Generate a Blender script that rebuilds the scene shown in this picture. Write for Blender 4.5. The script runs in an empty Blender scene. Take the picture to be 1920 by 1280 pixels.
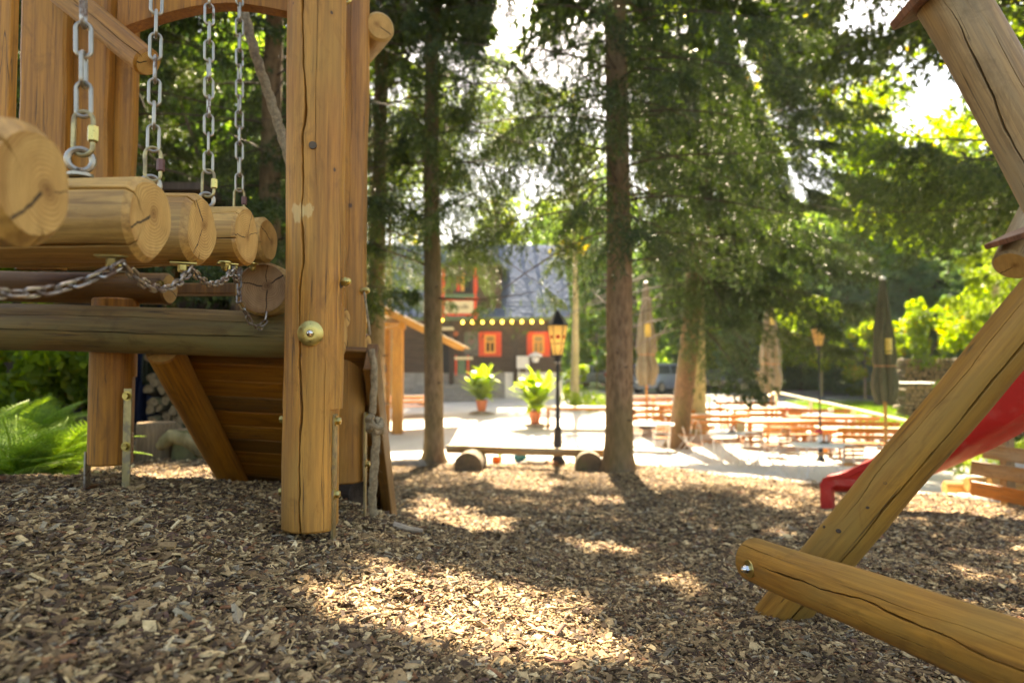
import bpy, math, random
import numpy as np
from mathutils import Vector, Matrix, Euler
C = bpy.context
SC = C.scene
R = math.radians
PI = math.pi
rng = np.random.default_rng(7)
random.seed(7)

# ------------------------------------------------------------------ camera, world, sun, exposure
EYE = Vector((0, 0, 1.65))
PITCH = math.atan(50 / 1280)
cam_data = bpy.data.cameras.new('camera')
cam = bpy.data.objects.new('camera', cam_data)
SC.collection.objects.link(cam)
cam.location = EYE
cam.rotation_euler = (PI / 2 + PITCH, 0, 0)
cam_data.sensor_width = 36
cam_data.lens = 24
cam_data.clip_start = 0.05
cam_data.clip_end = 2000
cam_data.dof.use_dof = True
cam_data.dof.focus_distance = 1.75
cam_data.dof.aperture_fstop = 2.5
SC.camera = cam

SUN_EL = R(50)
SUN_AZ = math.atan2(0.09, 1.0)          # measured from +Y towards +X
TO_SUN = Vector((math.sin(SUN_AZ) * math.cos(SUN_EL), math.cos(SUN_AZ) * math.cos(SUN_EL), math.sin(SUN_EL)))
world = bpy.data.worlds.new('World')
SC.world = world
world.use_nodes = True
wn = world.node_tree.nodes
wl = world.node_tree.links
wn.clear()
wo = wn.new('ShaderNodeOutputWorld')
bg = wn.new('ShaderNodeBackground')
sky = wn.new('ShaderNodeTexSky')
sky.sky_type = 'NISHITA'
sky.sun_disc = False
sky.sun_elevation = SUN_EL
sky.sun_rotation = SUN_AZ
sky.dust_density = 2.0
sky.air_density = 1.0
bg.inputs['Strength'].default_value = 0.075
wl.new(sky.outputs[0], bg.inputs[0])
wl.new(bg.outputs[0], wo.inputs[0])
sun_data = bpy.data.lights.new('sun', 'SUN')
sun_data.energy = 5.0
sun_data.angle = R(0.53)
sun_data.color = (1.0, 0.93, 0.82)
sun = bpy.data.objects.new('sun', sun_data)
SC.collection.objects.link(sun)
sun.rotation_euler = TO_SUN.to_track_quat('Z', 'Y').to_euler()
sun.location = (6, 28, 40)
SC.view_settings.view_transform = 'Standard'
SC.view_settings.look = 'None'
SC.view_settings.exposure = 3.1
SC.view_settings.gamma = 1.0
SC.view_settings.use_white_balance = True
SC.view_settings.white_balance_temperature = 8300
SC.view_settings.white_balance_tint = 12
SC.render.engine = 'CYCLES'
SC.cycles.use_denoising = True
try:
    SC.cycles.denoiser = 'OPENIMAGEDENOISE'
except Exception:
    pass
SC.cycles.max_bounces = 8
SC.cycles.transmission_bounces = 4
SC.cycles.transparent_max_bounces = 4
SC.cycles.sample_clamp_indirect = 8

# ------------------------------------------------------------------ helpers
FWD = Vector((0, math.cos(PITCH), math.sin(PITCH)))
UP = Vector((0, -math.sin(PITCH), math.cos(PITCH)))


def W(px, py, d):
    """point of the place seen at photo pixel (px, py), d metres along the view axis"""
    return EYE + d * (FWD + Vector(((px - 960) / 1280, 0, 0)) + UP * ((640 - py) / 1280))


def lerp(a, b, t):
    return a + (b - a) * t


def sstep(a, b, x):
    t = np.clip((np.asarray(x, dtype=float) - a) / (b - a), 0, 1)
    return t * t * (3 - 2 * t)


YB = [-20, 0, 1.3, 2.3, 6, 9, 10.6, 13, 15, 20, 23.5, 28, 35, 38, 60, 400]
ZB = [1.1, 1.0, .93, .83, .46, .28, .22, -.6, -.75, -.75, -.56, -.25, .15, .30, .5, .5]


def wob(x, y, f, s=0.0):
    return (np.sin(x * f + 1.7 * s + 1.3 * np.sin(y * f * .7 + s)) + np.sin(y * f * 1.13 - 2.1 * s + 1.1 * np.sin(x * f * .8 + 2 * s))) * .5


def H(x, y):
    x = np.asarray(x, dtype=float)
    y = np.asarray(y, dtype=float)
    sh = np.clip((x - 1.8) * .9, 0, 2.9) * sstep(4.5, 8.5, y) * (1 - sstep(14, 20, y))
    z = np.interp(y + sh, YB, ZB)
    m = sstep(.55, -1.45, x) * .40 * (1 - sstep(2.9, 4.2, y) * .75)
    z = z + m * (1 - sstep(4.5, 9, y))
    left = sstep(-.24 * 1, -.36, (x + .3) / np.maximum(y, 1.5)) * sstep(2.5, 5, y) * (1 - sstep(20, 30, y))
    z = z * (1 - left) + left * np.maximum(z, .93)
    near = 1 - sstep(8, 12, y)
    z = z + near * (.018 * wob(x, y, 3.1, 1) + .012 * wob(x, y, 7.3, 2) + .006 * wob(x, y, 17, 3))
    return z


def Hf(x, y):
    return float(H(x, y))


def G(px, py, off=0.0):
    """ground point seen at a photo pixel"""
    lo = None
    prev = d = 0.6 if off == 0 else 11.5
    while d < 120:
        p = W(px, py, d)
        if p.z < Hf(p.x, p.y) + off:
            a, b = prev, d
            for _ in range(18):
                m = (a + b) / 2
                p = W(px, py, m)
                if p.z < Hf(p.x, p.y) + off:
                    b = m
                else:
                    a = m
            return W(px, py, (a + b) / 2)
        prev = d
        d *= 1.02
    return W(px, py, 60)


WORLDM = {}


def link(o):
    SC.collection.objects.link(o)
    return o


def thing(name, label, cat, loc, rz=0.0, group=None, rot=None):
    o = bpy.data.objects.new(name, None)
    link(o)
    o.empty_display_size = .1
    M = Matrix.Translation(Vector(loc)) @ (rot if rot is not None else Matrix.Rotation(rz, 4, 'Z'))
    o.matrix_world = M
    WORLDM[o.name] = M
    tag(o, label, cat, group)
    return o


def tag(o, label=None, cat=None, group=None, kind=None):
    if label:
        o['label'] = label
    if cat:
        o['category'] = cat
    if group:
        o['group'] = group
    if kind:
        o['kind'] = kind
    return o


def part(name, mesh, parent=None, M=None, local=False, mat=None):
    """a mesh object; M is its world matrix, or the matrix under its parent when local"""
    o = bpy.data.objects.new(name, mesh)
    link(o)
    M = M if M is not None else Matrix.Identity(4)
    if mat is not None and not mesh.materials:
        for m in (mat if isinstance(mat, (list, tuple)) else [mat]):
            mesh.materials.append(m)
    if parent is not None:
        PM = WORLDM[parent.name]
        if local:
            o.parent = parent
            o.matrix_local = M
            WORLDM[o.name] = PM @ M
        else:
            o.parent = parent
            o.matrix_local = PM.inverted() @ M
            WORLDM[o.name] = M
    else:
        o.matrix_world = M
        WORLDM[o.name] = M
    return o


def copy_tree(src, M, label=None, group=None, parent=None):
    """a copy of a thing with copies of its parts and sub-parts"""
    c = src.copy()
    link(c)
    if parent is None:
        c.matrix_world = M
        WORLDM[c.name] = M
    else:
        c.parent = parent
        c.matrix_local = M
        WORLDM[c.name] = WORLDM[parent.name] @ M
    if label:
        c['label'] = label
    if group:
        c['group'] = group
    for ch in list(src.children):
        copy_tree(ch, WORLDM[src.name].inverted() @ WORLDM[ch.name], parent=c)
    return c


def mesh_np(name, verts, faces, smooth=False, attr=None, sharp=None):
    """verts (n,3), faces (m,k) arrays of one size"""
    me = bpy.data.meshes.new(name)
    verts = np.ascontiguousarray(verts, dtype=np.float32)
    faces = np.ascontiguousarray(faces, dtype=np.int32)
    m, k = faces.shape
    me.vertices.add(len(verts))
    me.vertices.foreach_set('co', verts.ravel())
    me.loops.add(m * k)
    me.loops.foreach_set('vertex_index', faces.ravel())
    me.polygons.add(m)
    me.polygons.foreach_set('loop_start', np.arange(0, m * k, k, dtype=np.int32))
    me.polygons.foreach_set('loop_total', np.full(m, k, dtype=np.int32))
    me.polygons.foreach_set('use_smooth', np.full(m, smooth, dtype=bool))
    if attr:
        for an, (dom, typ, data) in attr.items():
            a = me.attributes.new(an, typ, dom)
            if typ == 'FLOAT_COLOR':
                a.data.foreach_set('color', np.ascontiguousarray(data, dtype=np.float32).ravel())
            else:
                a.data.foreach_set('value', np.ascontiguousarray(data, dtype=np.float32).ravel())
    me.update()
    me.validate()
    return me


class MB:
    """collects shapes into one mesh"""

    def __init__(s):
        s.v = []
        s.f = []
        s.m = []
        s.sm = []

    def add(s, vs, fs, mat=0, smooth=False):
        b = len(s.v)
        s.v += [tuple(v) for v in vs]
        for f in fs:
            s.f.append(tuple(b + i for i in f))
            s.m.append(mat)
            s.sm.append(smooth)
        return s

    def box(s, c, size, M=None, mat=0, taper=1.0, bev=0.0):
        x, y, z = size[0] / 2, size[1] / 2, size[2] / 2
        if bev > 0:
            b = min(bev, x * .45, y * .45, z * .45)
            vs = []
            idx = {}
            for sx in (-1, 1):
                for sy in (-1, 1):
                    for sz in (-1, 1):
                        for ax in range(3):
                            p = [sx * (x - b), sy * (y - b), sz * (z - b)]
                            p[ax] += (sx, sy, sz)[ax] * b
                            idx[(sx, sy, sz, ax)] = len(vs)
                            vs.append(p)
            fs = []
            for ax in range(3):
                a1, a2 = (ax + 1) % 3, (ax + 2) % 3
                for sg in (-1, 1):
                    q = []
                    for (u, w) in ((-1, -1), (1, -1), (1, 1), (-1, 1)):
                        k = [0, 0, 0]
                        k[ax] = sg
                        k[a1] = u
                        k[a2] = w
                        q.append(idx[(k[0], k[1], k[2], ax)])
                    fs.append(q if sg > 0 else q[::-1])
                for u in (-1, 1):          # edge strips running along ax
                    for w in (-1, 1):
                        q = []
                        for (sg, which) in ((-1, a1), (1, a1), (1, a2), (-1, a2)):
                            k = [0, 0, 0]
                            k[ax] = sg
                            k[a1] = u
                            k[a2] = w
                            q.append(idx[(k[0], k[1], k[2], which)])
                        fs.append(q if u * w < 0 else q[::-1])
            for sx in (-1, 1):
                for sy in (-1, 1):
                    for sz in (-1, 1):
                        q = [idx[(sx, sy, sz, a)] for a in range(3)]
                        fs.append(q if sx * sy * sz > 0 else q[::-1])
        else:
            vs = [(-x, -y, -z), (x, -y, -z), (x, y, -z), (-x, y, -z), (-x * taper, -y * taper, z), (x * taper, -y * taper, z), (x * taper, y * taper, z), (-x * taper, y * taper, z)]
            fs = [(0, 3, 2, 1), (4, 5, 6, 7), (0, 1, 5, 4), (1, 2, 6, 5), (2, 3, 7, 6), (3, 0, 4, 7)]
        c = Vector(c)
        if M is None:
            vs = [Vector(v) + c for v in vs]
        else:
            vs = [M @ Vector(v) + c for v in vs]
        return s.add(vs, fs, mat)

    def lathe(s, prof, n=16, c=(0, 0, 0), M=None, mat=0, smooth=True, cap=True):
        """prof: (r, z) from bottom to top"""
        vs = []
        for r, z in prof:
            for i in range(n):
                a = 2 * PI * i / n
                vs.append(Vector((r * math.cos(a), r * math.sin(a), z)))
        fs = []
        for j in range(len(prof) - 1):
            for i in range(n):
                k = (i + 1) % n
                fs.append((j * n + i, j * n + k, (j + 1) * n + k, (j + 1) * n + i))
        if cap:
            fs.append(tuple(range(n))[::-1])
            fs.append(tuple((len(prof) - 1) * n + i for i in range(n)))
        c = Vector(c)
        vs = [((M @ v) if M is not None else v) + c for v in vs]
        return s.add(vs, fs, mat, smooth)

    def tube(s, pts, rad, n=8, mat=0, smooth=True, cap=True):
        pts = [Vector(p) for p in pts]
        rad = rad if isinstance(rad, (list, tuple)) else [rad] * len(pts)
        vs = []
        up = None
        for i, p in enumerate(pts):
            t = (pts[min(i + 1, len(pts) - 1)] - pts[max(i - 1, 0)]).normalized()
            if up is None:
                up = t.orthogonal().normalized()
            up = (up - t * up.dot(t)).normalized()
            b = t.cross(up)
            for k in range(n):
                a = 2 * PI * k / n
                vs.append(p + (up * math.cos(a) + b * math.sin(a)) * rad[i])
        fs = []
        for j in range(len(pts) - 1):
            for i in range(n):
                k = (i + 1) % n
                fs.append((j * n + i, j * n + k, (j + 1) * n + k, (j + 1) * n + i))
        if cap:
            fs.append(tuple(range(n))[::-1])
            fs.append(tuple((len(pts) - 1) * n + i for i in range(n)))
        return s.add(vs, fs, mat, smooth)

    def ring(s, pts, r, n=6, mat=0):
        """closed tube"""
        pts = [Vector(p) for p in pts]
        m = len(pts)
        cen = sum(pts, Vector()) / m
        nor = (pts[0] - cen).cross(pts[m // 4] - cen).normalized()
        vs = []
        for i, p in enumerate(pts):
            t = (pts[(i + 1) % m] - pts[i - 1]).normalized()
            b = t.cross(nor).normalized()
            for k in range(n):
                a = 2 * PI * k / n
                vs.append(p + (nor * math.cos(a) + b * math.sin(a)) * r)
        fs = []
        for j in range(m):
            for i in range(n):
                k = (i + 1) % n
                fs.append((j * n + i, j * n + k, ((j + 1) % m) * n + k, ((j + 1) % m) * n + i))
        return s.add(vs, fs, mat, True)

    def prism(s, poly, h, M=None, c=(0, 0, 0), mat=0):
        """poly in xy extruded along z by h"""
        n = len(poly)
        vs = [Vector((p[0], p[1], 0)) for p in poly] + [Vector((p[0], p[1], h)) for p in poly]
        fs = [tuple(range(n))[::-1], tuple(range(n, 2 * n))] + [(i, (i + 1) % n, n + (i + 1) % n, n + i) for i in range(n)]
        c = Vector(c)
        vs = [((M @ v) if M is not None else v) + c for v in vs]
        return s.add(vs, fs, mat)

    def mesh(s, name, mats=None, sharp=None):
        me = bpy.data.meshes.new(name)
        me.from_pydata(s.v, [], s.f)
        me.polygons.foreach_set('material_index', s.m)
        me.polygons.foreach_set('use_smooth', s.sm)
        if mats is not None:
            for m in (mats if isinstance(mats, (list, tuple)) else [mats]):
                me.materials.append(m)
        me.update()
        if any(s.sm):
            me.set_sharp_from_angle(angle=R(sharp or 40))
        return me


# ------------------------------------------------------------------ materials
class NT:
    def __init__(s, name):
        s.mat = bpy.data.materials.new(name)
        s.mat.use_nodes = True
        s.t = s.mat.node_tree
        s.n = s.t.nodes
        s.l = s.t.links
        s.bsdf = s.n['Principled BSDF']

    def node(s, typ, ins=None, **props):
        nd = s.n.new('ShaderNode' + typ)
        for k, v in props.items():
            setattr(nd, k, v)
        if ins:
            for k, v in ins.items():
                s.put(nd.inputs[k], v)
        return nd

    def put(s, sock, v):
        if isinstance(v, bpy.types.NodeSocket):
            s.l.new(v, sock)
        elif isinstance(v, bpy.types.Node):
            s.l.new(v.outputs[0], sock)
        else:
            sock.default_value = v

    def math(s, op, a, b=0.0, c=None, clamp=False):
        nd = s.node('Math', {0: a, 1: b}, operation=op, use_clamp=clamp)
        if c is not None:
            s.put(nd.inputs[2], c)
        return nd.outputs[0]

    def ramp(s, fac, stops, interp='LINEAR'):
        nd = s.node('ValToRGB', {'Fac': fac})
        cr = nd.color_ramp
        cr.interpolation = interp
        while len(cr.elements) < len(stops):
            cr.elements.new(.5)
        for e, (p, c) in zip(cr.elements, stops):
            e.position = p
            e.color = (*c, 1) if len(c) == 3 else c
        return nd.outputs[0]

    def mix(s, fac, a, b, mode='MIX'):
        nd = s.node('Mix', data_type='RGBA', blend_type=mode)
        s.put(nd.inputs[0], fac)
        for i, v in ((6, a), (7, b)):
            s.put(nd.inputs[i], (*v, 1) if isinstance(v, tuple) and len(v) == 3 else v)
        return nd.outputs[2]

    def coords(s, scale=(1, 1, 1), rand=True, which='Object'):
        tc = s.node('TexCoord')
        mp = s.node('Mapping', {'Vector': tc.outputs[which], 'Scale': scale})
        if rand:
            oi = s.node('ObjectInfo')
            r = s.math('MULTIPLY', oi.outputs['Random'], 37.0)
            cb = s.node('CombineXYZ', {0: r, 1: r, 2: r})
            s.l.new(cb.outputs[0], mp.inputs['Location'])
        return mp.outputs[0]

    def noise(s, vec, scale=1.0, detail=4.0, rough=.5, dist=0.0):
        return s.node('TexNoise', {'Vector': vec, 'Scale': scale, 'Detail': detail, 'Roughness': rough, 'Distortion': dist}).outputs['Fac']

    def bump(s, h, strength=.3, dist=.002):
        b = s.node('Bump', {'Height': h, 'Strength': strength, 'Distance': dist})
        s.l.new(b.outputs[0], s.bsdf.inputs['Normal'])

    def out(s, col=None, rough=.6, metal=0.0, spec=None, coat=None):
        if col is not None:
            s.put(s.bsdf.inputs['Base Color'], (*col, 1) if isinstance(col, tuple) and len(col) == 3 else col)
        s.put(s.bsdf.inputs['Roughness'], rough)
        s.put(s.bsdf.inputs['Metallic'], metal)
        if spec is not None:
            s.put(s.bsdf.inputs['Specular IOR Level'], spec)
        if coat:
            s.put(s.bsdf.inputs['Coat Weight'], coat)
            s.put(s.bsdf.inputs['Coat Roughness'], .3)
        return s.mat


def simple(name, col, rough=.6, metal=0.0, var=.15, scale=6.0, bump=.0):
    n = NT(name)
    c = n.coords()
    f = n.noise(c, scale, 5, .6)
    lo = tuple(max(0, k * (1 - var)) for k in col)
    hi = tuple(min(1, k * (1 + var)) for k in col)
    col = n.ramp(f, [(.3, lo), (.7, hi)])
    if bump:
        n.bump(n.noise(c, scale * 6, 4), bump, .004)
    return n.out(col, rough, metal)


def wood(name, light, dark, stain=None, stain_amt=.5, rough=.58, knots=(), coat=.05, lines=1.0, grain=1.0, scuffs=()):
    """peeled, oiled timber; the grain runs along local z"""
    n = NT(name)
    tc = n.node('TexCoord')
    oi = n.node('ObjectInfo')
    rnd = n.math('MULTIPLY', oi.outputs['Random'], 23.0)
    off = n.node('CombineXYZ', {0: rnd, 1: rnd, 2: rnd}).outputs[0]
    P = tc.outputs['Object']

    def sc(v):
        return n.node('Mapping', {'Vector': P, 'Scale': v, 'Location': off}).outputs[0]
    a = n.noise(sc((9 * grain, 9 * grain, .9 * grain)), 1, 5, .55, .6)
    mid = tuple(lerp(d, l, .55) for d, l in zip(dark, light))
    col = n.ramp(a, [(.28, dark), (.5, mid), (.72, light)])
    b = n.noise(sc((80 * grain, 80 * grain, 2.6 * grain)), 1, 6, .72, .3)
    fine = n.ramp(b, [(.34, (.50, .43, .36)), (.60, (1.15, 1.15, 1.12))])
    col = n.mix(.95, col, fine, 'MULTIPLY')
    big = n.noise(sc((3.2, 3.2, 1.1)), 1, 4, .6, .4)
    if stain:
        m = n.ramp(big, [(.46, (0, 0, 0)), (.66, (1, 1, 1))])
        col = n.mix(n.math('MULTIPLY', m, stain_amt), col, stain)
    blot = n.noise(sc((11, 11, 5)), 1, 5, .7, 1.2)
    col = n.mix(n.math('MULTIPLY', n.ramp(blot, [(.54, (0, 0, 0)), (.70, (1, 1, 1))]), .6), col, tuple(k * .45 for k in mid))
    # hairline checks along the grain
    h1 = n.noise(sc((24, 24, .55)), 1, 3, .5, .5)
    ln = n.math('ABSOLUTE', n.math('SUBTRACT', h1, .5))
    gate = n.ramp(n.noise(sc((5, 5, 2.5)), 1, 2), [(.5, (0, 0, 0)), (.56, (1, 1, 1))])
    lnm = n.math('MULTIPLY', n.ramp(ln, [(.0, (1, 1, 1)), (.008, (0, 0, 0))]), gate)
    lnm = n.math('MULTIPLY', lnm, lines)
    col = n.mix(n.math('MULTIPLY', lnm, .8), col, (.035, .02, .01))
    # knots
    for (kx, ky, kz, kr) in knots:
        pn = n.node('Mapping', {'Vector': P, 'Location': (-kx, -ky, -kz), 'Scale': (1, 1, .8)}, vector_type='POINT')
        ds = n.node('VectorMath', {0: pn.outputs[0]}, operation='LENGTH').outputs['Value']
        ds = n.math('ADD', ds, n.math('MULTIPLY', n.math('SUBTRACT', b, .5), kr * .5))
        k1 = n.ramp(n.math('DIVIDE', ds, kr), [(.0, (1, 1, 1)), (.75, (.85, .85, .85)), (1.0, (0, 0, 0))])
        ring = n.ramp(n.math('DIVIDE', ds, kr * 2.6), [(.35, (0, 0, 0)), (.42, (.5, .5, .5)), (1.0, (0, 0, 0))])
        col = n.mix(ring, col, tuple(k * .62 for k in mid))
        col = n.mix(k1, col, (.05, .024, .010))
    for (kx, ky, kz, kr) in scuffs:
        pn = n.node('Mapping', {'Vector': P, 'Location': (-kx, -ky, -kz * .9), 'Scale': (1, 1, .9)})
        ds = n.node('VectorMath', {0: pn.outputs[0]}, operation='LENGTH').outputs['Value']
        nz = n.noise(sc((55, 55, 14)), 1, 4, .7)
        ds = n.math('ADD', ds, n.math('MULTIPLY', n.math('SUBTRACT', nz, .5), kr * 2.4))
        k1 = n.ramp(n.math('DIVIDE', ds, kr), [(.75, (1, 1, 1)), (.95, (0, 0, 0))])
        col = n.mix(n.math('MULTIPLY', k1, .62), col, (.60, .42, .17))
    hgt = n.math('ADD', n.math('MULTIPLY', b, .5), n.math('MULTIPLY', a, .6))
    hgt = n.math('SUBTRACT', hgt, n.math('MULTIPLY', lnm, .8))
    n.bump(hgt, .6, .004)
    rg = n.ramp(big, [(.3, (rough - .1,) * 3), (.7, (rough + .15,) * 3)])
    n.out(col, rg, 0, .4, coat)
    return n.mat


def endgrain(name, light, dark, r=.09, cracks=((1.0, .05),)):
    """sawn log end with year rings; local z is the pith"""
    n = NT(name)
    tc = n.node('TexCoord')
    oi = n.node('ObjectInfo')
    P = tc.outputs['Object']
    rnd = n.math('MULTIPLY', oi.outputs['Random'], 11.0)
    off = n.node('CombineXYZ', {0: rnd, 1: rnd, 2: 0.0}).outputs[0]
    wp = n.node('Mapping', {'Vector': P, 'Scale': (9, 9, 0), 'Location': off}).outputs[0]
    ns = n.node('TexNoise', {'Vector': wp, 'Scale': 1.0, 'Detail': 3.0})
    dv = n.node('VectorMath', {0: ns.outputs['Color'], 1: (.5, .5, .5)}, operation='SUBTRACT')
    dv = n.node('VectorMath', {0: dv.outputs[0], 'Scale': r * .5}, operation='SCALE')
    pp = n.node('VectorMath', {0: P, 1: dv.outputs[0]}, operation='ADD')
    sp = n.node('SeparateXYZ', {0: pp.outputs[0]})
    x = n.math('ADD', sp.outputs[0], r * .12)
    y = n.math('SUBTRACT', sp.outputs[1], r * .08)
    rad = n.math('SQRT', n.math('ADD', n.math('MULTIPLY', x, x), n.math('MULTIPLY', y, y)))
    rings = n.math('SINE', n.math('MULTIPLY', rad, 2 * PI / (r * .075)))
    rn = n.ramp(n.math('MULTIPLY_ADD', rings, .5, .5), [(.2, light), (1.0, tuple(lerp(l, d, .55) for l, d in zip(light, dark)))])
    core = n.ramp(n.math('DIVIDE', rad, r), [(.0, tuple(k * .8 for k in dark)), (.25, (.95, .9, .85)), (.8, (1, 1, 1)), (.97, (.7, .6, .5))])
    col = n.mix(.75, rn, core, 'MULTIPLY')
    sw = n.noise(n.node('Mapping', {'Vector': P, 'Scale': (60, 14, 1), 'Location': off, 'Rotation': (0, 0, .6)}).outputs[0], 1, 4, .6)
    col = n.mix(.5, col, n.ramp(sw, [(.3, (.7, .66, .6)), (.65, (1.1, 1.1, 1.1))]), 'MULTIPLY')
    dirt = n.noise(n.node('Mapping', {'Vector': P, 'Scale': (14, 14, 1), 'Location': off}).outputs[0], 1, 4, .6)
    col = n.mix(n.math('MULTIPLY', n.ramp(dirt, [(.5, (0, 0, 0)), (.75, (1, 1, 1))]), .4), col, tuple(k * .8 for k in dark))
    # star checks
    ang = n.math('ARCTAN2', y, x)
    tot = None
    for (a0, w) in cracks:
        wig = n.math('MULTIPLY', n.math('SUBTRACT', sw, .5), .25)
        dd = n.math('ABSOLUTE', n.math('SUBTRACT', n.math('ADD', ang, wig), a0))
        width = n.math('MULTIPLY', dd, n.math('DIVIDE', rad, r))
        c1 = n.math('LESS_THAN', width, w * .5)
        tot = c1 if tot is None else n.math('MAXIMUM', tot, c1)
    if tot is not None:
        rim = n.ramp(n.math('DIVIDE', rad, r), [(.12, (0, 0, 0)), (.2, (1, 1, 1))])
        col = n.mix(n.math('MULTIPLY', n.math('MULTIPLY', tot, rim), .9), col, (.03, .018, .01))
    n.bump(n.math('ADD', n.math('MULTIPLY', rings, .2), sw), .3, .002)
    return n.out(col, .75, 0, .3)


HONEY_L = (.52, .26, .075)
HONEY_D = (.27, .105, .022)
M = {}
M['post'] = wood('honey_pine', (.56, .245, .036), (.26, .098, .011), stain=(.38, .235, .06), stain_amt=.45,
                 knots=((.066, -.068, 1.34, .006), (.078, -.054, .93, .007), (-.055, -.078, 1.36, .004)),
                 scuffs=((-.030, -.088, 1.015, .030), (.0, -.090, 1.02, .024)))
M['post2'] = wood('honey_pine_plain', (.44, .195, .026), (.24, .092, .010), stain=(.33, .19, .05), stain_amt=.4, knots=((.05, -.06, .42, .014), (.03, -.07, .9, .011)))
M['orange'] = wood('orange_pine', (.44, .175, .014), (.25, .085, .006), stain=(.28, .14, .022), stain_amt=.35)
M['beam'] = wood('weathered_beam', (.30, .18, .05), (.12, .065, .015), stain=(.19, .165, .055), stain_amt=.9, rough=.6, coat=.04)
M['brownlog'] = wood('brown_log', (.26, .11, .016), (.11, .042, .006), stain=(.17, .095, .024), rough=.5)
M['step'] = wood('step_log', (.56, .32, .085), (.28, .13, .024), stain=(.38, .27, .10), stain_amt=.6, rough=.55, lines=.6)
M['end'] = endgrain('step_log_end', (.58, .35, .11), (.31, .14, .034), .08, ((-.5, .05),))
ENDS = [endgrain('step_log_end', (.58, .35, .11), (.31, .14, .034), .075, c) for c in (((-.75, .06), (2.9, .02)), ((-.45, .06),), ((.95, .05), (-1.0, .03)), ((-.2, .04), (1.9, .03), (2.8, .03)), ((.5, .04),))]
M['bigend'] = endgrain('beam_log_end', (.50, .32, .16), (.27, .14, .06), .09, ((.15, .05), (2.6, .05), (-1.5, .05), (1.6, .035)))
M['board'] = wood('wall_board', (.48, .21, .027), (.29, .11, .011), stain=(.34, .18, .035), stain_amt=.4, grain=.8)
M['swing'] = wood('swing_log', (.50, .235, .032), (.21, .085, .010), stain=(.28, .165, .035), stain_amt=.8,
                  knots=((.0, .0, -9, .01),), rough=.58, coat=.05)
M['greywood'] = wood('grey_weathered_wood', (.40, .24, .09), (.20, .11, .035), stain=(.30, .25, .15), stain_amt=.8, rough=.6)
M['redwood'] = wood('red_brown_board', (.26, .11, .055), (.13, .05, .025), stain=(.22, .13, .08), stain_amt=.5)
M['plug'] = simple('dark_dowel', (.07, .042, .016), .6, 0, .3, 90)
M['kiosk'] = wood('kiosk_timber', (.55, .28, .06), (.36, .15, .026), rough=.6)
M['darkwood'] = wood('dark_timber', (.085, .060, .042), (.045, .030, .022), rough=.75, coat=0)
M['furn'] = wood('beer_garden_wood', (.54, .20, .022), (.32, .10, .010), rough=.4, coat=.2)
M['furntop'] = wood('pale_table_top', (.74, .64, .48), (.58, .46, .30), rough=.35, coat=.3)
M['bark_log'] = wood('mossy_log', (.17, .125, .07), (.075, .055, .028), stain=(.09, .10, .035), stain_amt=.8, rough=.85, coat=0)


def steel(name, col, rough, rust=None):
    n = NT(name)
    c = n.coords()
    f = n.noise(c, 60, 4, .6)
    col2 = n.ramp(f, [(.3, tuple(k * .72 for k in col)), (.7, col)])
    if rust:
        g = n.ramp(n.noise(c, 28, 4, .6), [(.5, (0, 0, 0)), (.62, (1, 1, 1))])
        col2 = n.mix(g, col2, rust)
        n.put(n.bsdf.inputs['Metallic'], n.math('SUBTRACT', 1.0, n.math('MULTIPLY', g, .6)))
        n.out(col2, n.math('MULTIPLY_ADD', g, .3, rough), 1)
        n.l.new(n.math('SUBTRACT', 1.0, n.math('MULTIPLY', g, .7)), n.bsdf.inputs['Metallic'])
    else:
        n.out(col2, n.ramp(f, [(.3, (rough - .06,) * 3), (.7, (rough + .1,) * 3)]), 1)
    n.bump(f, .15, .001)
    return n.mat


M['zinc'] = steel('galvanised_steel', (.38, .34, .27), .38)
M['zincrust'] = steel('rusty_galvanised_steel', (.42, .38, .32), .4, (.13, .07, .04))
M['brass'] = steel('yellow_zinc_steel', (.56, .44, .15), .32)
M['strip'] = steel('yellow_zinc_strip', (.42, .34, .17), .42, (.25, .20, .12))
M['chrome'] = steel('polished_nut', (.75, .73, .68), .15)
M['rustlink'] = simple('brown_sleeve', (.13, .06, .05), .5, .5)
M['black'] = simple('black_iron', (.02, .02, .022), .5, .3)
M['rope'] = None


def rope_mat():
    n = NT('hemp_rope')
    c = n.coords((60, 60, 60))
    f = n.noise(c, 1, 5, .7)
    col = n.ramp(f, [(.3, (.12, .085, .045)), (.7, (.36, .28, .16))])
    n.bump(f, .6, .004)
    return n.out(col, .9)


M['rope'] = rope_mat()


def leafy(name, cols, trans=.45, rough=.5, ts=1.0):
    """leaf with light passing through; attribute var picks the tint"""
    n = NT(name)
    at = n.node('Attribute', attribute_name='var')
    oi = n.node('ObjectInfo')
    f = n.math('ADD', at.outputs['Fac'], n.math('MULTIPLY', n.math('SUBTRACT', oi.outputs['Random'], .5), .25), clamp=True)
    col = n.ramp(f, cols)
    n.out(col, rough, 0, .4)
    tr = n.node('BsdfTranslucent', {'Color': n.mix(1.0, col, (1.9 * ts, 2.0 * ts, .45 * ts), 'MULTIPLY')})
    mx = n.node('MixShader', {0: trans, 1: n.bsdf.outputs[0], 2: tr.outputs[0]})
    outn = n.n['Material Output']
    n.l.new(mx.outputs[0], outn.inputs['Surface'])
    return n.mat


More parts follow.
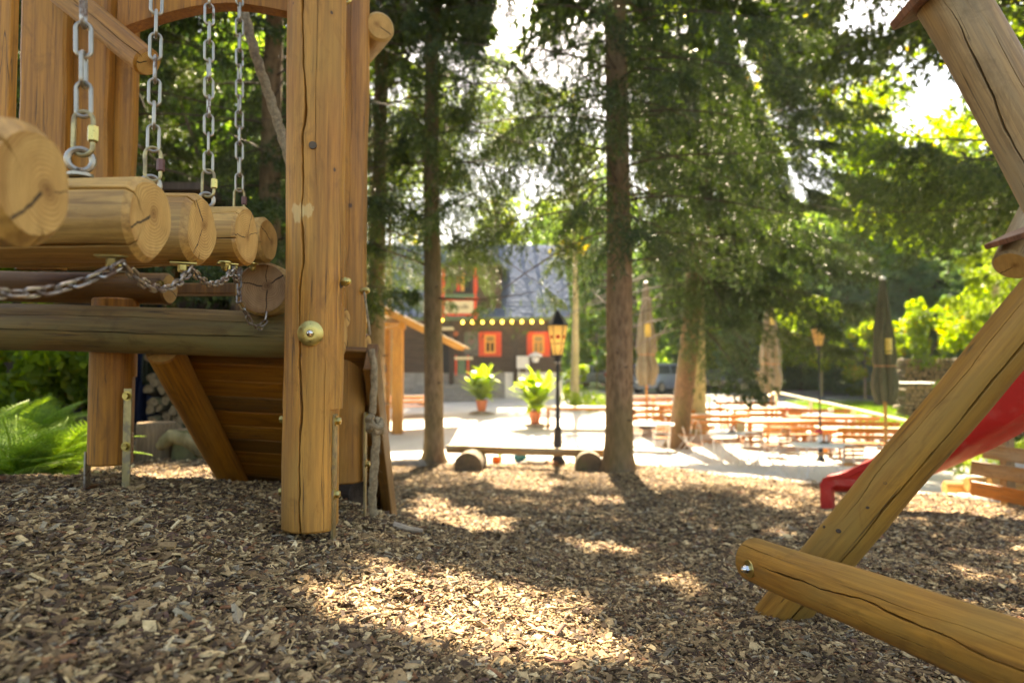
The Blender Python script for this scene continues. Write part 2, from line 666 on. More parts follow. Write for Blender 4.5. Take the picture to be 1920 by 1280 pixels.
M['needle'] = leafy('spruce_needles', [(0, (.016, .030, .009)), (.5, (.036, .062, .013)), (.85, (.080, .115, .017)), (1, (.12, .11, .022))], .26)
M['needle_sunlit'] = leafy('sunny_conifer_needles', [(0, (.10, .15, .03)), (.5, (.20, .27, .05)), (1, (.32, .36, .07))], .5)  # sunlight on the right-hand conifer is put into this paler tint
M['leaf'] = leafy('broad_leaves', [(0, (.06, .10, .010)), (.5, (.12, .18, .014)), (.85, (.20, .25, .016)), (1, (.30, .20, .014))], .6, .45)
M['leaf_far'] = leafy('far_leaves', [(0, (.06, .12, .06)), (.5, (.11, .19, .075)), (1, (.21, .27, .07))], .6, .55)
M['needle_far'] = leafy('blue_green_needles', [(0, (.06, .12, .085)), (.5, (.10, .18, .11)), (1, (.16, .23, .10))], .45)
M['canna'] = leafy('large_glossy_leaves', [(0, (.12, .19, .02)), (1, (.26, .34, .05))], .5, .35)
M['fern'] = leafy('fern_fronds', [(0, (.08, .15, .03)), (.6, (.16, .26, .05)), (1, (.28, .36, .06))], .5)
M['grassleaf'] = leafy('grass_blades', [(0, (.05, .10, .02)), (1, (.12, .19, .035))], .4)


def bark(name, a, b, moss=None, amt=.5):
    n = NT(name)
    c = n.coords((9, 9, 3.2))
    v = n.node('TexVoronoi', {'Vector': c, 'Scale': 2.2}, feature='F1')
    f = n.noise(c, 2.0, 6, .65, .5)
    h = n.math('ADD', n.math('MULTIPLY', v.outputs['Distance'], .5), f)
    col = n.ramp(h, [(.35, a), (.95, b)])
    if moss:
        g = n.ramp(n.noise(n.coords((1.5, 1.5, .8)), 1, 4), [(.42, (0, 0, 0)), (.62, (1, 1, 1))])
        col = n.mix(n.math('MULTIPLY', g, amt), col, moss)
    n.bump(h, .8, .02)
    return n.out(col, .9, 0, .2)


M['bark'] = bark('spruce_bark', (.075, .048, .026), (.24, .165, .095), (.115, .105, .045), .6)
M['bark_pale'] = bark('pale_bark', (.17, .135, .07), (.42, .35, .20), (.20, .20, .08), .5)
M['bark_red'] = bark('reddish_bark', (.06, .032, .018), (.19, .11, .06), (.09, .09, .03), .5)
M['limb'] = simple('dead_limb', (.06, .042, .028), .9, 0, .3, 12)


def ground_mat():
    n = NT('ground_soil_and_gravel')
    tc = n.node('TexCoord')
    P = tc.outputs['Object']
    at = n.node('Attribute', attribute_name='gravel')
    gr = n.node('Attribute', attribute_name='green')
    f1 = n.noise(P, 26, 8, .72, .4)
    vo = n.node('TexVoronoi', {'Vector': P, 'Scale': 34.0, 'Randomness': 1.0}, feature='F1')
    vcol = n.node('SeparateColor', {0: vo.outputs['Color']}).outputs[0]
    mul = n.ramp(vcol, [(0, (.035, .022, .014)), (.5, (.11, .075, .042)), (1, (.27, .195, .11))])
    mul = n.mix(.6, mul, n.ramp(f1, [(.3, (.35, .3, .26)), (.7, (1.1, 1.05, 1.0))]), 'MULTIPLY')
    g1 = n.noise(P, 60, 6, .7)
    g2 = n.noise(P, .55, 5, .6)
    gcol = n.ramp(g1, [(.3, (.46, .43, .38)), (.7, (.66, .63, .57))])
    gcol = n.mix(.55, gcol, n.ramp(g2, [(.3, (.72, .70, .66)), (.65, (1.1, 1.1, 1.08))]), 'MULTIPLY')
    edge = n.math('ADD', at.outputs['Fac'], n.math('MULTIPLY', n.math('SUBTRACT', n.noise(P, 1.6, 6, .65), .5), .9))
    m = n.ramp(edge, [(.45, (0, 0, 0)), (.56, (1, 1, 1))])
    col = n.mix(m, mul, gcol)
    gm = n.ramp(n.math('ADD', gr.outputs['Fac'], n.math('MULTIPLY', n.math('SUBTRACT', n.noise(P, .8, 5, .6), .5), .6)), [(.45, (0, 0, 0)), (.55, (1, 1, 1))])
    col = n.mix(gm, col, n.ramp(f1, [(.3, (.035, .06, .015)), (.7, (.10, .15, .035))]))
    n.bump(n.math('ADD', n.math('MULTIPLY', vo.outputs['Distance'], .6), f1), .7, .015)
    return n.out(col, .9, 0, .2)


def chip_mat():
    n = NT('bark_chips')
    at = n.node('Attribute', attribute_name='tint')
    c = n.coords((1, 1, 1), rand=False)
    f = n.noise(c, 130, 4, .65)
    col = n.mix(.85, at.outputs['Color'], n.ramp(f, [(.3, (.6, .56, .52)), (.7, (1.2, 1.2, 1.18))]), 'MULTIPLY')
    n.bump(f, .5, .002)
    return n.out(col, .8, 0, .3)


M['chip'] = chip_mat()
M['ground'] = ground_mat()
M['asphalt'] = simple('asphalt', (.16, .16, .165), .85, 0, .25, 2.0, .3)

# ------------------------------------------------------------------ ground
def ground():
    xs = np.concatenate([np.arange(-120, -24, 6), np.arange(-24, -8, 1.0), np.arange(-8, -3, .25), np.arange(-3, 3.5, .05), np.arange(3.5, 9, .25), np.arange(9, 24, 1.0), np.arange(24, 121, 6)])
    ys = np.concatenate([np.arange(-12, 0, 1.0), np.arange(0, 4.5, .05), np.arange(4.5, 12, .125), np.arange(12, 40, .5), np.arange(40, 100, 5), np.arange(100, 321, 20)])
    X, Y = np.meshgrid(xs, ys)
    Z = H(X, Y)
    n, m = X.shape
    v = np.stack([X.ravel(), Y.ravel(), Z.ravel()], 1)
    i = np.arange(n * m).reshape(n, m)
    f = np.stack([i[:-1, :-1].ravel(), i[:-1, 1:].ravel(), i[1:, 1:].ravel(), i[1:, :-1].ravel()], 1)
    yb = 10.2 - np.clip((X - 1.6) * .85, 0, 3.1)
    gravel = sstep(-.8, .8, Y - yb) * (1 - sstep(44, 47, Y)) * sstep(-.34, -.22, X / np.maximum(Y, 1))
    green = sstep(39, 40, Y) * (1 - sstep(200, 300, Y)) + sstep(12.9, 13.3, X) * sstep(12, 14, Y)
    green = np.clip(green, 0, 1)
    me = mesh_np('ground', v, f, True, {'gravel': ('POINT', 'FLOAT', gravel.ravel()), 'green': ('POINT', 'FLOAT', green.ravel())})
    tag(part('ground', me, mat=M['ground']), kind='structure')


def strip_sheet(name, xs, ys, off, mat):
    X, Y = np.meshgrid(xs, ys)
    Z = H(X, Y) + off
    n, m = X.shape
    v = np.stack([X.ravel(), Y.ravel(), Z.ravel()], 1)
    i = np.arange(n * m).reshape(n, m)
    f = np.stack([i[:-1, :-1].ravel(), i[:-1, 1:].ravel(), i[1:, 1:].ravel(), i[1:, :-1].ravel()], 1)
    tag(part(name, mesh_np(name, v, f, True), mat=mat), kind='structure')


ground()
strip_sheet('parking_area', np.arange(3, 34.1, 1.0), np.arange(32.5, 40.1, .5), .03, M['asphalt'])
strip_sheet('path', np.arange(11.3, 13.2, .3), np.arange(10, 32.6, .5), .03, M['asphalt'])


# ------------------------------------------------------------------ wood chips
PAL = np.array([(.10, .065, .040), (.17, .115, .065), (.29, .205, .115), (.42, .31, .18), (.55, .43, .26), (.060, .038, .026), (.20, .175, .14), (.34, .30, .235), (.22, .105, .055), (.13, .075, .062), (.68, .58, .40)])
PW = np.array([.15, .17, .18, .13, .07, .12, .045, .03, .03, .02, .012])
PW = PW / PW.sum()
PAL = PAL * np.array([1.14, 1.07, .88])


def chips(name, n, y0, y1, size, lift, low):
    # more chips close to the lens
    y = y0 + (y1 - y0) * rng.random(n) ** .9
    wid = .80 * y + .35
    x = (rng.random(n) * 2 - 1) * wid
    yb = 10.3 - np.clip((x - 1.6) * .85, 0, 3.1) + rng.normal(0, .22, n)
    shelf = (x / np.maximum(y, 1.5) < -.34) & (y > 7)
    keep = (y < yb) & ~shelf
    x, y = x[keep], y[keep]
    n = len(x)
    L = size * np.exp(rng.normal(0, .42, n)) * .5
    L = np.clip(L, size * .2, size * 1.15)
    Wd = L * rng.uniform(.18, .62, n)
    T = np.minimum(Wd * .5, rng.uniform(.0012, .0035, n)) * (size / .032)
    sl = rng.random(n) < .12
    Wd[sl] *= .3
    L[sl] *= 1.25
    yaw = rng.random(n) * 2 * PI
    tilt = rng.normal(0, .30, n)
    roll = rng.normal(0, .32, n)
    z = H(x, y) + rng.uniform(0.0, lift, n) * (.5 + .5 * np.clip(wob(x, y, 23, 5) + .5, 0, 1))
    cy, sy = np.cos(yaw), np.sin(yaw)
    ct, st = np.cos(tilt), np.sin(tilt)
    cr, sr = np.cos(roll), np.sin(roll)
    ax = np.stack([cy * ct, sy * ct, st], 1)
    ay0 = np.stack([-sy, cy, np.zeros(n)], 1)
    az0 = np.cross(ax, ay0)
    ay = ay0 * cr[:, None] + az0 * sr[:, None]
    az = np.cross(ax, ay)
    P = np.stack([x, y, z], 1)

    def pt(a, b, c):
        return P + ax * (a * L)[:, None] + ay * (b * Wd)[:, None] + az * (c * T)[:, None]
    r = lambda lo, hi: rng.uniform(lo, hi, n)
    if low:
        vs = [pt(-r(.7, 1), -r(.5, 1), -1), pt(r(.6, 1), -r(.4, 1), -1), pt(r(.6, 1), r(.4, 1), -1), pt(-r(.7, 1), r(.5, 1), -1), pt(r(-.3, .3), r(-.3, .3), 1.5)]
        F = np.array([(0, 1, 4), (1, 2, 4), (2, 3, 4), (3, 0, 4)])
    else:
        j = [r(.65, 1.0) for _ in range(4)]
        k = [r(.35, 1.0) for _ in range(4)]
        cv = r(-1.6, 1.6)
        top = [(-j[0], -k[0]), (j[1], -k[1]), (j[2], k[2]), (-j[3], k[3])]
        vs = [pt(a, b, -1) for a, b in top] + [pt(a * .93, b * .9, 1) for a, b in top]
        vs += [pt(r(-.2, .2), -k[0] * 1.02, -1 + cv), pt(r(-.2, .2), k[2] * 1.02, -1 + cv), pt(r(-.2, .2), -k[1] * .92, 1 + cv), pt(r(-.2, .2), k[3] * .92, 1 + cv)]
        # 0-3 under, 4-7 top, 8/9 under middle, 10/11 top middle
        F = np.array([(4, 10, 11, 7), (10, 5, 6, 11), (0, 8, 10, 4), (8, 1, 5, 10), (2, 9, 11, 6), (9, 3, 7, 11), (1, 2, 6, 5), (3, 0, 4, 7)])
    nv = len(vs)
    V = np.stack(vs, 1).reshape(-1, 3)
    FF = (F[None] + (np.arange(n) * nv)[:, None, None]).reshape(-1, F.shape[1])
    col = PAL[rng.choice(len(PAL), n, p=PW)] * rng.uniform(.75, 1.2, (n, 1))
    colv = np.repeat(np.concatenate([col, np.ones((n, 1))], 1), nv, 0)
    me = mesh_np(name, V, FF, False, {'tint': ('POINT', 'FLOAT_COLOR', colv)})
    o = part(name, me, mat=M['chip'])
    tag(o, kind='stuff')


chips('wood_chips', 95000, .75, 3.6, .025, .020, False)
chips('wood_chips_fine', 150000, .75, 3.5, .012, .024, True)
chips('wood_chips_large', 1300, .75, 3.6, .043, .022, False)
chips('wood_chips_distant', 150000, 3.4, 10.9, .032, .02, True)


# ------------------------------------------------------------------ logs
def smooth_noise(t, seed, f):
    return math.sin(t * f + seed * 1.7) * .5 + math.sin(t * f * 2.3 + seed * 3.1) * .3 + math.sin(t * f * 4.9 + seed) * .2


def log_mesh(name, L, r0, r1=None, cracks=(), flats=(), n=28, rows=24, seed=0, ch=.008, bend=.0, rough=.004, mats=None, extra=(), ends=(True, True), knobs=()):
    """round timber along local z from 0 to L. cracks: (angle, z0, z1, half width m, depth m, wobble rad);
    flats: (axis angle, distance, z0, z1) planes cut into the sides; knobs: (angle, z, height, size)"""
    r1 = r0 if r1 is None else r1
    zs = set(np.linspace(ch, L - ch, rows).tolist())
    for (a, d, z0, z1) in flats:
        for z in (z0, z1):
            if 0.01 < z < L - .01:
                zs.add(z - .0015)
                zs.add(z + .0015)
    for c in cracks:
        for z in (c[1], c[2]):
            if 0.01 < z < L - .01:
                zs.add(z)
    for k in knobs:
        for dz in (-1, -.5, 0, .5, 1):
            zs.add(k[1] + dz * k[3])
    zs = sorted(z for z in zs if ch <= z <= L - ch)
    zs = [0.0] + zs + [L]
    verts = []
    ncol = None
    cr = sorted(cracks, key=lambda c: c[0] % (2 * PI))
    for z in zs:
        end = z == 0.0 or z == L
        zz = min(max(z, ch), L - ch)
        t = zz / L
        r = lerp(r0, r1, t)
        bx = bend * math.sin(PI * t) + rough * smooth_noise(zz, seed + 5, 3.0)
        by = rough * smooth_noise(zz, seed + 9, 2.7)
        cols = []
        cen = []
        if cr:
            for (a, z0, z1, w, dp, wb) in cr:
                cen.append((a % (2 * PI)) + wb * smooth_noise(zz, seed + a * 3, 5.5) + wb * .25 * smooth_noise(zz, seed + a, 23))
            K = len(cr)
            m = max(4, n // K)
            for k in range(K):
                a, z0, z1, w, dp, wb = cr[k]
                fade = min(1, max(0, (zz - z0) / .12 if z0 > 0 else 1), max(0, (z1 - zz) / .12 if z1 < L else 1))
                fade = max(0, fade) * (.75 + .35 * smooth_noise(zz, seed + 3, 14))
                wa = max(w * fade, .0003) / r
                for (o, dd) in ((-1.6, 0), (-1, .06), (-.75, .55), (0, 1), (.75, .55), (1, .06), (1.6, 0)):
                    cols.append((cen[k] + o * wa, dp * dd * fade))
                nxt = cen[(k + 1) % K] + (2 * PI if k == K - 1 else 0)
                wn_ = cr[(k + 1) % K][3] / r * 1.6
                for i in range(1, m):
                    cols.append((lerp(cen[k] + 1.6 * wa, nxt - wn_, i / m), 0))
        else:
            cols = [(2 * PI * i / n, 0) for i in range(n)]
        ncol = len(cols)
        for (a, dd) in cols:
            rr = r * (1 + rough * 6 * (.5 * math.sin(2 * a + seed + zz * 2) + .35 * math.sin(3 * a - seed * 2 + zz * 4.2) + .2 * math.sin(5 * a + zz * 9 + seed)))
            for (ka, kz, kh, ks) in knobs:
                da = math.atan2(math.sin(a - ka), math.cos(a - ka)) * r
                rr += kh * math.exp(-((da * da + (zz - kz) ** 2) / (ks * ks) * 2.2))
            rr -= dd
            if end:
                rr -= ch * .9
            x, y = rr * math.cos(a) , rr * math.sin(a)
            for (fa, fd, z0, z1) in flats:
                if z0 <= zz <= z1:
                    p = x * math.cos(fa) + y * math.sin(fa)
                    if p > fd:
                        x -= (p - fd) * math.cos(fa)
                        y -= (p - fd) * math.sin(fa)
            verts.append((x + bx, y + by, z))
    faces = []
    mi = []
    nr = len(zs)
    for j in range(nr - 1):
        for i in range(ncol):
            k = (i + 1) % ncol
            faces.append((j * ncol + i, j * ncol + k, (j + 1) * ncol + k, (j + 1) * ncol + i))
            mi.append(0)
    for e, on in zip((0, nr - 1), ends):
        if not on:
            continue
        b = len(verts)
        ring_ = [Vector(verts[e * ncol + i]) for i in range(ncol)]
        c = sum(ring_, Vector()) / ncol
        verts.append(tuple(c))
        for i in range(ncol):
            k = (i + 1) % ncol
            tri = (e * ncol + i, e * ncol + k, b)
            faces.append(tri if e else tri[::-1])
            mi.append(1)
    me = bpy.data.meshes.new(name)
    me.from_pydata(verts, [], faces)
    me.polygons.foreach_set('material_index', mi)
    me.polygons.foreach_set('use_smooth', [True] * len(faces))
    for mm in (mats or (M['post'], M['end'])):
        me.materials.append(mm)
    me.update()
    me.set_sharp_from_angle(angle=R(38))
    return me


def axis_M(a, b, roll=0.0):
    """matrix whose local z runs from a to b"""
    a, b = Vector(a), Vector(b)
    z = (b - a).normalized()
    ref = Vector((0, 0, 1)) if abs(z.z) < .9 else Vector((1, 0, 0))
    x = ref.cross(z).normalized() if abs(z.z) < .9 else (ref - z * ref.dot(z)).normalized()
    y = z.cross(x)
    m = Matrix((x, y, z)).transposed().to_4x4()
    m.translation = a
    return m @ Matrix.Rotation(roll, 4, 'Z')


def log(name, a, b, r0, r1=None, parent=None, mats=None, **kw):
    a, b = Vector(a), Vector(b)
    roll = kw.pop('roll', 0.0)
    if kw.pop('facing', False):           # crack angles counted from the side turned to the lens
        mm = axis_M(a, b, roll).inverted() @ EYE
        f_ = math.atan2(mm.y, mm.x)
        kw['cracks'] = [(c[0] + f_,) + tuple(c[1:]) for c in kw['cracks']]
    me = log_mesh(name, (b - a).length, r0, r1, mats=mats, **kw)
    return part(name, me, parent, axis_M(a, b, roll))


def upright(name, x, y, z0, z1, r, parent, mats, **kw):
    me = log_mesh(name, z1 - z0, r, mats=mats, **kw)
    return part(name, me, parent, Matrix.Translation((x, y, z0)))


def bolt_mesh(name, r_w=.040, r_n=.012, mats=None, nut=True):
    """domed nut on a round washer; points along local z"""
    mb = MB()
    mb.lathe([(r_w * .98, 0), (r_w, .0015), (r_w, .004), (r_w * .97, .005), (r_n * 1.3, .0055)], 32, mat=0)
    if nut:
        hexr = r_n * 1.05
        mb.lathe([(hexr, .005), (hexr, .005 + r_n * .8), (hexr * .86, .005 + r_n * 1.0)], 6, mat=1, smooth=False)
        mb.lathe([(r_n * .9, .005 + r_n * .9), (r_n * .86, .005 + r_n * 1.3), (r_n * .62, .005 + r_n * 1.75), (r_n * .25, .005 + r_n * 1.98), (.0005, .005 + r_n * 2.02)], 16, mat=1)
    return mb.mesh(name, mats or [M['brass'], M['chrome']])


BOLT = bolt_mesh('washer_and_nut')
BOLT_S = bolt_mesh('cap_nut', .018, .011, [M['brass'], M['brass']])
HEXB = MB().lathe([(.018, 0), (.018, .003)], 20).lathe([(.0125, .003), (.0125, .014), (.011, .016)], 6, smooth=False).mesh('hex_bolt', [M['brass']])
PLUG = MB().lathe([(.0125, -.004), (.0125, .001), (.0118, .0028), (.004, .003)], 18).mesh('dowel_plug', [M['plug']])


def look_M(p, d):
    p, d = Vector(p), Vector(d)
    return axis_M(p, p + d)


def steel_strip(parent, x0, z0, z1, y, side, w=.04, lean=0.0, mat='strip', bolts=(), name='steel_strip'):
    """flat bar bolted on the side of a post; side is +1 or -1 along x"""
    mb = MB()
    t = .0065
    n = 6
    vs = []
    for i in range(n + 1):
        z = lerp(z0, z1, i / n)
        dx = lean * (1 - i / n) ** 2
        for (ax, ay) in ((-t / 2, -w / 2), (t / 2, -w / 2), (t / 2, w / 2), (-t / 2, w / 2)):
            vs.append((x0 + ax + dx + side * t * .6, y + ay, z))
    fs = []
    for i in range(n):
        for k in range(4):
            j = (k + 1) % 4
            fs.append((i * 4 + k, i * 4 + j, i * 4 + 4 + j, i * 4 + 4 + k))
    fs += [(3, 2, 1, 0), tuple(n * 4 + i for i in range(4))]
    mb.add(vs, fs)
    # the origin of the strip lies at its foot
    base = Vector((x0, y, z0))
    mb.v = [tuple(Vector(v) - base) for v in mb.v]
    s = part(name, mb.mesh(name, [M[mat]]), parent, Matrix.Translation(base))
    for bz in bolts:
        dx = lean * (1 - (bz - z0) / (z1 - z0)) ** 2
        b = bpy.data.objects.new('hex_bolt', HEXB)
        link(b)
        b.parent = s
        b.matrix_local = Matrix.Translation(-base) @ look_M((x0 + side * t * 1.1 + dx, y, bz), (side, 0, 0))
        WORLDM[b.name] = WORLDM[s.name] @ b.matrix_local
    return s


# ------------------------------------------------------------------ twigs on the mulch
for (pts_, r_, col_, lab_) in (
        ([(1022, 1246), (1048, 1254), (1075, 1252), (1100, 1243)], .006, (.14, .055, .03), 'curved red brown twig on the sunny mulch near the bottom edge'),
        ([(2, 1158), (30, 1160), (62, 1150), (76, 1120)], .0035, (.50, .38, .20), 'thin pale bent twig lying at the left edge'),
        ([(8, 1188), (16, 1172), (30, 1160)], .006, (.34, .24, .12), 'short forked stub beside the thin pale twig'),
        ([(737, 992), (765, 1000), (790, 1003)], .014, (.34, .27, .19), 'pale flat stick in the mulch right of the rope foot'),
        ([(75, 1262), (105, 1258), (140, 1250)], .008, (.30, .15, .06), 'orange brown stick among the chips at the lower left'),
        ([(1455, 1190), (1475, 1186), (1500, 1184)], .004, (.30, .15, .05), 'small orange twig below the foot of the swing leg')):
    q = [G(px, py) + Vector((0, 0, .012 + r_ * .5)) for px, py in pts_]
    b0q = q[0].copy()
    q2 = []
    for i in range(len(q) - 1):
        q2 += [lerp(q[i], q[i + 1], t) for t in (0, .5)]
    q2.append(q[-1])
    q2 = [q2[0]] + [(q2[i - 1] + q2[i] * 2 + q2[i + 1]) / 4 for i in range(1, len(q2) - 1)] + [q2[-1]]
    n_ = len(q2)
    tag(part('twig', MB().tube([p - b0q for p in q2], [r_ * (1 - .4 * i / n_) * random.uniform(.85, 1.1) for i in range(n_)], 8).mesh('twig', [simple('twig_bark', col_, .85, 0, .35, 40, .4)]), M=Matrix.Translation(b0q)), lab_, 'twig')


# ------------------------------------------------------------------ the climbing frame
cf_base = Vector((-1.2, 3.0, Hf(-1.2, 3.0)))
CF = thing('climbing_structure', 'large honey coloured log climbing frame with platform beam and plank ramp', 'climbing frame', cf_base)

# main post: pixel 588, 2.25 m away; sides flattened below the notch where the steel strips sit
pm = W(588, 985, 2.25)
top_z = 3.35
zb = pm.z
post = upright('post', pm.x, 2.25, zb, top_z, .0955, CF, (M['post'], M['end']), n=150, rows=150, seed=2, ch=.006, rough=.0035,
               cracks=((-PI / 2 - .16, 0.0, top_z - zb, .0046, .05, .11), (-PI / 2 + .62, .1, .62, .0009, .01, .05), (-PI / 2 + .3, 1.05, 2.0, .0008, .010, .05)),
               flats=((0, .073, -1, W(588, 766, 2.25).z - zb), (PI, .086, -1, W(588, 766, 2.25).z - zb)),
               knobs=((-PI / 2, W(588, 267, 2.25).z - zb, .004, .05), (-PI / 2 + .9, W(588, 527, 2.25).z - zb, .004, .04)))


def on_post(px, py, cx, cy, r, d0):
    """surface point of an upright of radius r seen at the pixel"""
    p = W(px, py, d0 - r * .8)
    dx = max(-r * .97, min(r * .97, p.x - cx))
    y = cy - math.sqrt(r * r - dx * dx)
    nn = Vector((dx, y - cy, 0)).normalized()
    return Vector((cx + dx, y, W(px, py, d0 - r).z)), nn


def fix(name, mesh, p, nn, parent):
    b = part(name, mesh, parent, look_M(Vector(p) + Vector(nn) * .001, nn))
    return b


p, nn = on_post(585, 625, pm.x, 2.25, .0955, 2.25)
fix('washer', BOLT, p + nn * .002, nn, post)
p, nn = on_post(585, 267, pm.x, 2.25, .0995, 2.25)
fix('dowel_plug', PLUG, p, nn, post)
p, nn = on_post(633, 528, pm.x, 2.25, .0965, 2.25)
fix('dowel_plug', PLUG, p - nn * .002, nn, post)
mbn = MB()
mbn.lathe([(.012, -.02), (.012, .004)], 12).lathe([(.0155, .0), (.0155, .010), (.014, .012)], 6, smooth=False).lathe([(.0125, .011), (.012, .017), (.008, .023), (.001, .025)], 14)
STUB = mbn.mesh('threaded_stub', [M['brass']])
q = W(645, 528, 2.24)
part('threaded_stub', STUB, post, look_M(q, (1, -.25, .05)))
zst = W(588, 775, 2.25).z
steel_strip(CF, pm.x + .073, W(626, 1056, 2.2).z - .06, zst, 2.235, 1, lean=-.004, bolts=(W(0, 790, 2.2).z, W(0, 928, 2.2).z))
steel_strip(CF, pm.x - .088, W(536, 1016, 2.2).z - .08, zst - .005, 2.26, -1, lean=.004, w=.035, bolts=(W(0, 788, 2.2).z, W(0, 925, 2.2).z))

# second post behind it
p2 = W(648, 900, 2.83)
upright('post', p2.x, 2.83, p2.z, 3.35, .083, CF, (M['post2'], M['end']), n=64, rows=60, seed=4, rough=.004, ch=.006,
        cracks=((-PI / 2 + .35, .2, 2.3, .0008, .008, .08),), flats=((0, .080, -1, W(0, 768, 2.83).z - p2.z),), knobs=((-PI / 2 + .3, .10, .003, .05),))
steel_strip(CF, p2.x + .088, W(0, 962, 2.8).z - .06, W(0, 772, 2.8).z, 2.80, 1, w=.035, bolts=(W(0, 780, 2.8).z, W(0, 868, 2.8).z))
q = W(683, 545, 2.80)
part('threaded_stub', STUB, CF, look_M(q, (1, -.25, .05)))

# far left short post with its two steel strips
p3 = W(213, 868, 2.62)
upright('post', p3.x, 2.62, p3.z, W(0, 560, 2.62).z, .080, CF, (M['orange'], M['end']), n=48, rows=30, seed=6, rough=.004, ch=.006, flats=((PI * .12, .070, -1, .33),))
steel_strip(CF, p3.x - .074, W(0, 912, 2.62).z - .05, p3.z + .05, 2.60, -1, w=.036, mat='zincrust')
mb = MB()
mb.box((0, 0, 0), (.030, .007, 1), bev=.0)
zs0, zs1 = W(0, 912, 2.52).z - .05, W(0, 728, 2.52).z
o = part('steel_strip', MB().box((0, 0, 0), (.030, .007, zs1 - zs0), bev=.003).mesh('steel_strip', [M['strip']]), CF, Matrix.Translation((W(243, 0, 2.54).x, 2.535, (zs0 + zs1) / 2)))
for py in (742, 836):
    part('hex_bolt', HEXB, o, look_M(Vector((W(243, 0, 2.54).x, 2.531, W(0, py, 2.53).z)), (0, -1, 0)))

# long weathered beam in front of the platform
a = W(-420, 600, 2.58)
b = W(640, 630, 2.46)
log('beam', a, b, .088, .083, CF, (M['beam'], M['end']), n=60, rows=90, seed=9, rough=.004,
    cracks=((.12, .1, 2.0, .0022, .02, .05), (-.55, .4, 1.95, .0010, .01, .04)), facing=True)
# log above it, ending at pixel 320
a = W(-420, 532, 2.72)
b = W(318, 542, 2.66)
log('beam', a, b, .060, .062, CF, (M['brownlog'], M['end']), n=32, rows=30, seed=12)
fix('hex_bolt', HEXB, W(300, 534, 2.60), (0, -1, 0), CF)
# platform deck planks seen edge on behind
for i in range(7):
    a = W(-300, 548, 2.86 + i * .11)
    b = W(560, 556, 2.86 + i * .11)
    w_ = (b - a).length
    part('deck_plank', MB().box((0, 0, 0), (w_, .098, .045), bev=.004).mesh('deck_plank', [M['brownlog']]) if i == 0 else bpy.data.meshes['deck_plank'], CF, Matrix.Translation((a + b) / 2 + Vector((0, 0, .02))))
# cross log with its sawn end facing us
a = W(492, 540, 2.36)
b = a + Vector((-.06, 1.3, -.01))
bl = log('cross_log', a, b, .0935, .09, CF, (M['step'], M['bigend']), n=64, rows=24, seed=15, ch=.010, rough=.004, cracks=((2.3, 0, .5, .002, .03, .03),))

# wall of upright boards at upper left, sloping handrail, arch, roof posts
bx = [(-70, 22, 2.0, 2.05), (30, 118, 2.55, 2.75), (114, 200, 2.60, 2.82), (197, 246, 2.65, 2.9)]
for i, (x0, x1, d, dd) in enumerate(bx):
    if i == 0:
        a = W((x0 + x1) / 2, 238, 1.86)
        wd = (x1 - x0) * 1.86 / 1280
        hh = 1.6
        mb = MB().box((0, 0, hh / 2), (wd, .035, hh), bev=.003)
        part('wall_board', mb.mesh('wall_board', [M['board']]), CF, Matrix.Translation(a))
        continue
    zt, zbm = 3.3, W(0, 505, d).z
    wd = (x1 - x0) * d / 1280
    n = 22
    vs = []
    for k in range(n + 1):
        z = (zt - zbm) * k / n
        wl_ = -wd / 2 + .006 * smooth_noise(z, i * 3 + 1, 5)
        wr_ = wd / 2 + .006 * smooth_noise(z, i * 5 + 2, 4) - .004
        for (xx, yy) in ((wl_, -.018), (wl_ + .01, -.026), (wr_ - .01, -.026), (wr_, -.018), (wr_, .02), (wl_, .02)):
            vs.append((xx, yy, z))
    fs = []
    for k in range(n):
        for c in range(6):
            e = (c + 1) % 6
            fs.append((k * 6 + c, k * 6 + e, k * 6 + 6 + e, k * 6 + 6 + c))
    fs += [(5, 4, 3, 2, 1, 0), tuple(n * 6 + c for c in range(6))]
    part('wall_board', MB().add(vs, fs).mesh('wall_board', [M['board']]), CF, Matrix.Translation((W((x0 + x1) / 2, 0, d).x, d, zbm)))
a = W(278, 118, 2.25)
b = W(60, -60, 2.45)
log('handrail', a, b, .047, .049, CF, (M['post2'], M['end']), n=40, rows=30, seed=20, cracks=((.1, 0, .5, .0014, .012, .08),), facing=True)
# arch
vs = []
fs = []
nA = 28
for i in range(nA + 1):
    t = i / nA
    px = lerp(215, 560, t)
    yl = 54 + (4 - 54) * math.sin(min(1, t * 1.6) * PI / 2) if t < .62 else lerp(4, 26, ((t - .62) / .38) ** 1.5)
    lo = W(px, yl - 4, 2.42)
    hi = W(px, -150, 2.42)
    for (q, dy) in ((lo, -.03), (lo, .03), (hi, .03), (hi, -.03)):
        vs.append((q.x, 2.42 + dy, q.z))
for i in range(nA):
    for c in range(4):
        e = (c + 1) % 4
        fs.append((i * 4 + c, i * 4 + e, i * 4 + 4 + e, i * 4 + 4 + c))
fs += [(3, 2, 1, 0), tuple(nA * 4 + c for c in range(4))]
base = Vector(vs[0])
part('arch_board', MB().add([Vector(v) - base for v in vs], fs).mesh('arch_board', [M['orange']]), CF, Matrix.Translation(base))
# stub of a roof log to the right at the top, and a brass eye on the second post
a = W(650, 28, 2.9)
b = W(722, 52, 2.62)
log('roof_log', a + Vector((-.5, 1.2, .02)), W(712, 50, 2.9), .066, .064, CF, (M['step'], M['end']), n=36, rows=12, seed=23, ch=.012)
mb = MB()
mb.ring([(math.cos(t) * .019, 0, math.sin(t) * .019) for t in np.linspace(0, 2 * PI, 25)[:-1]], .006, 8)
part('eye_ring', mb.mesh('eye_ring', [M['brass']]), CF, Matrix.Translation(W(648, -2, 2.72)))
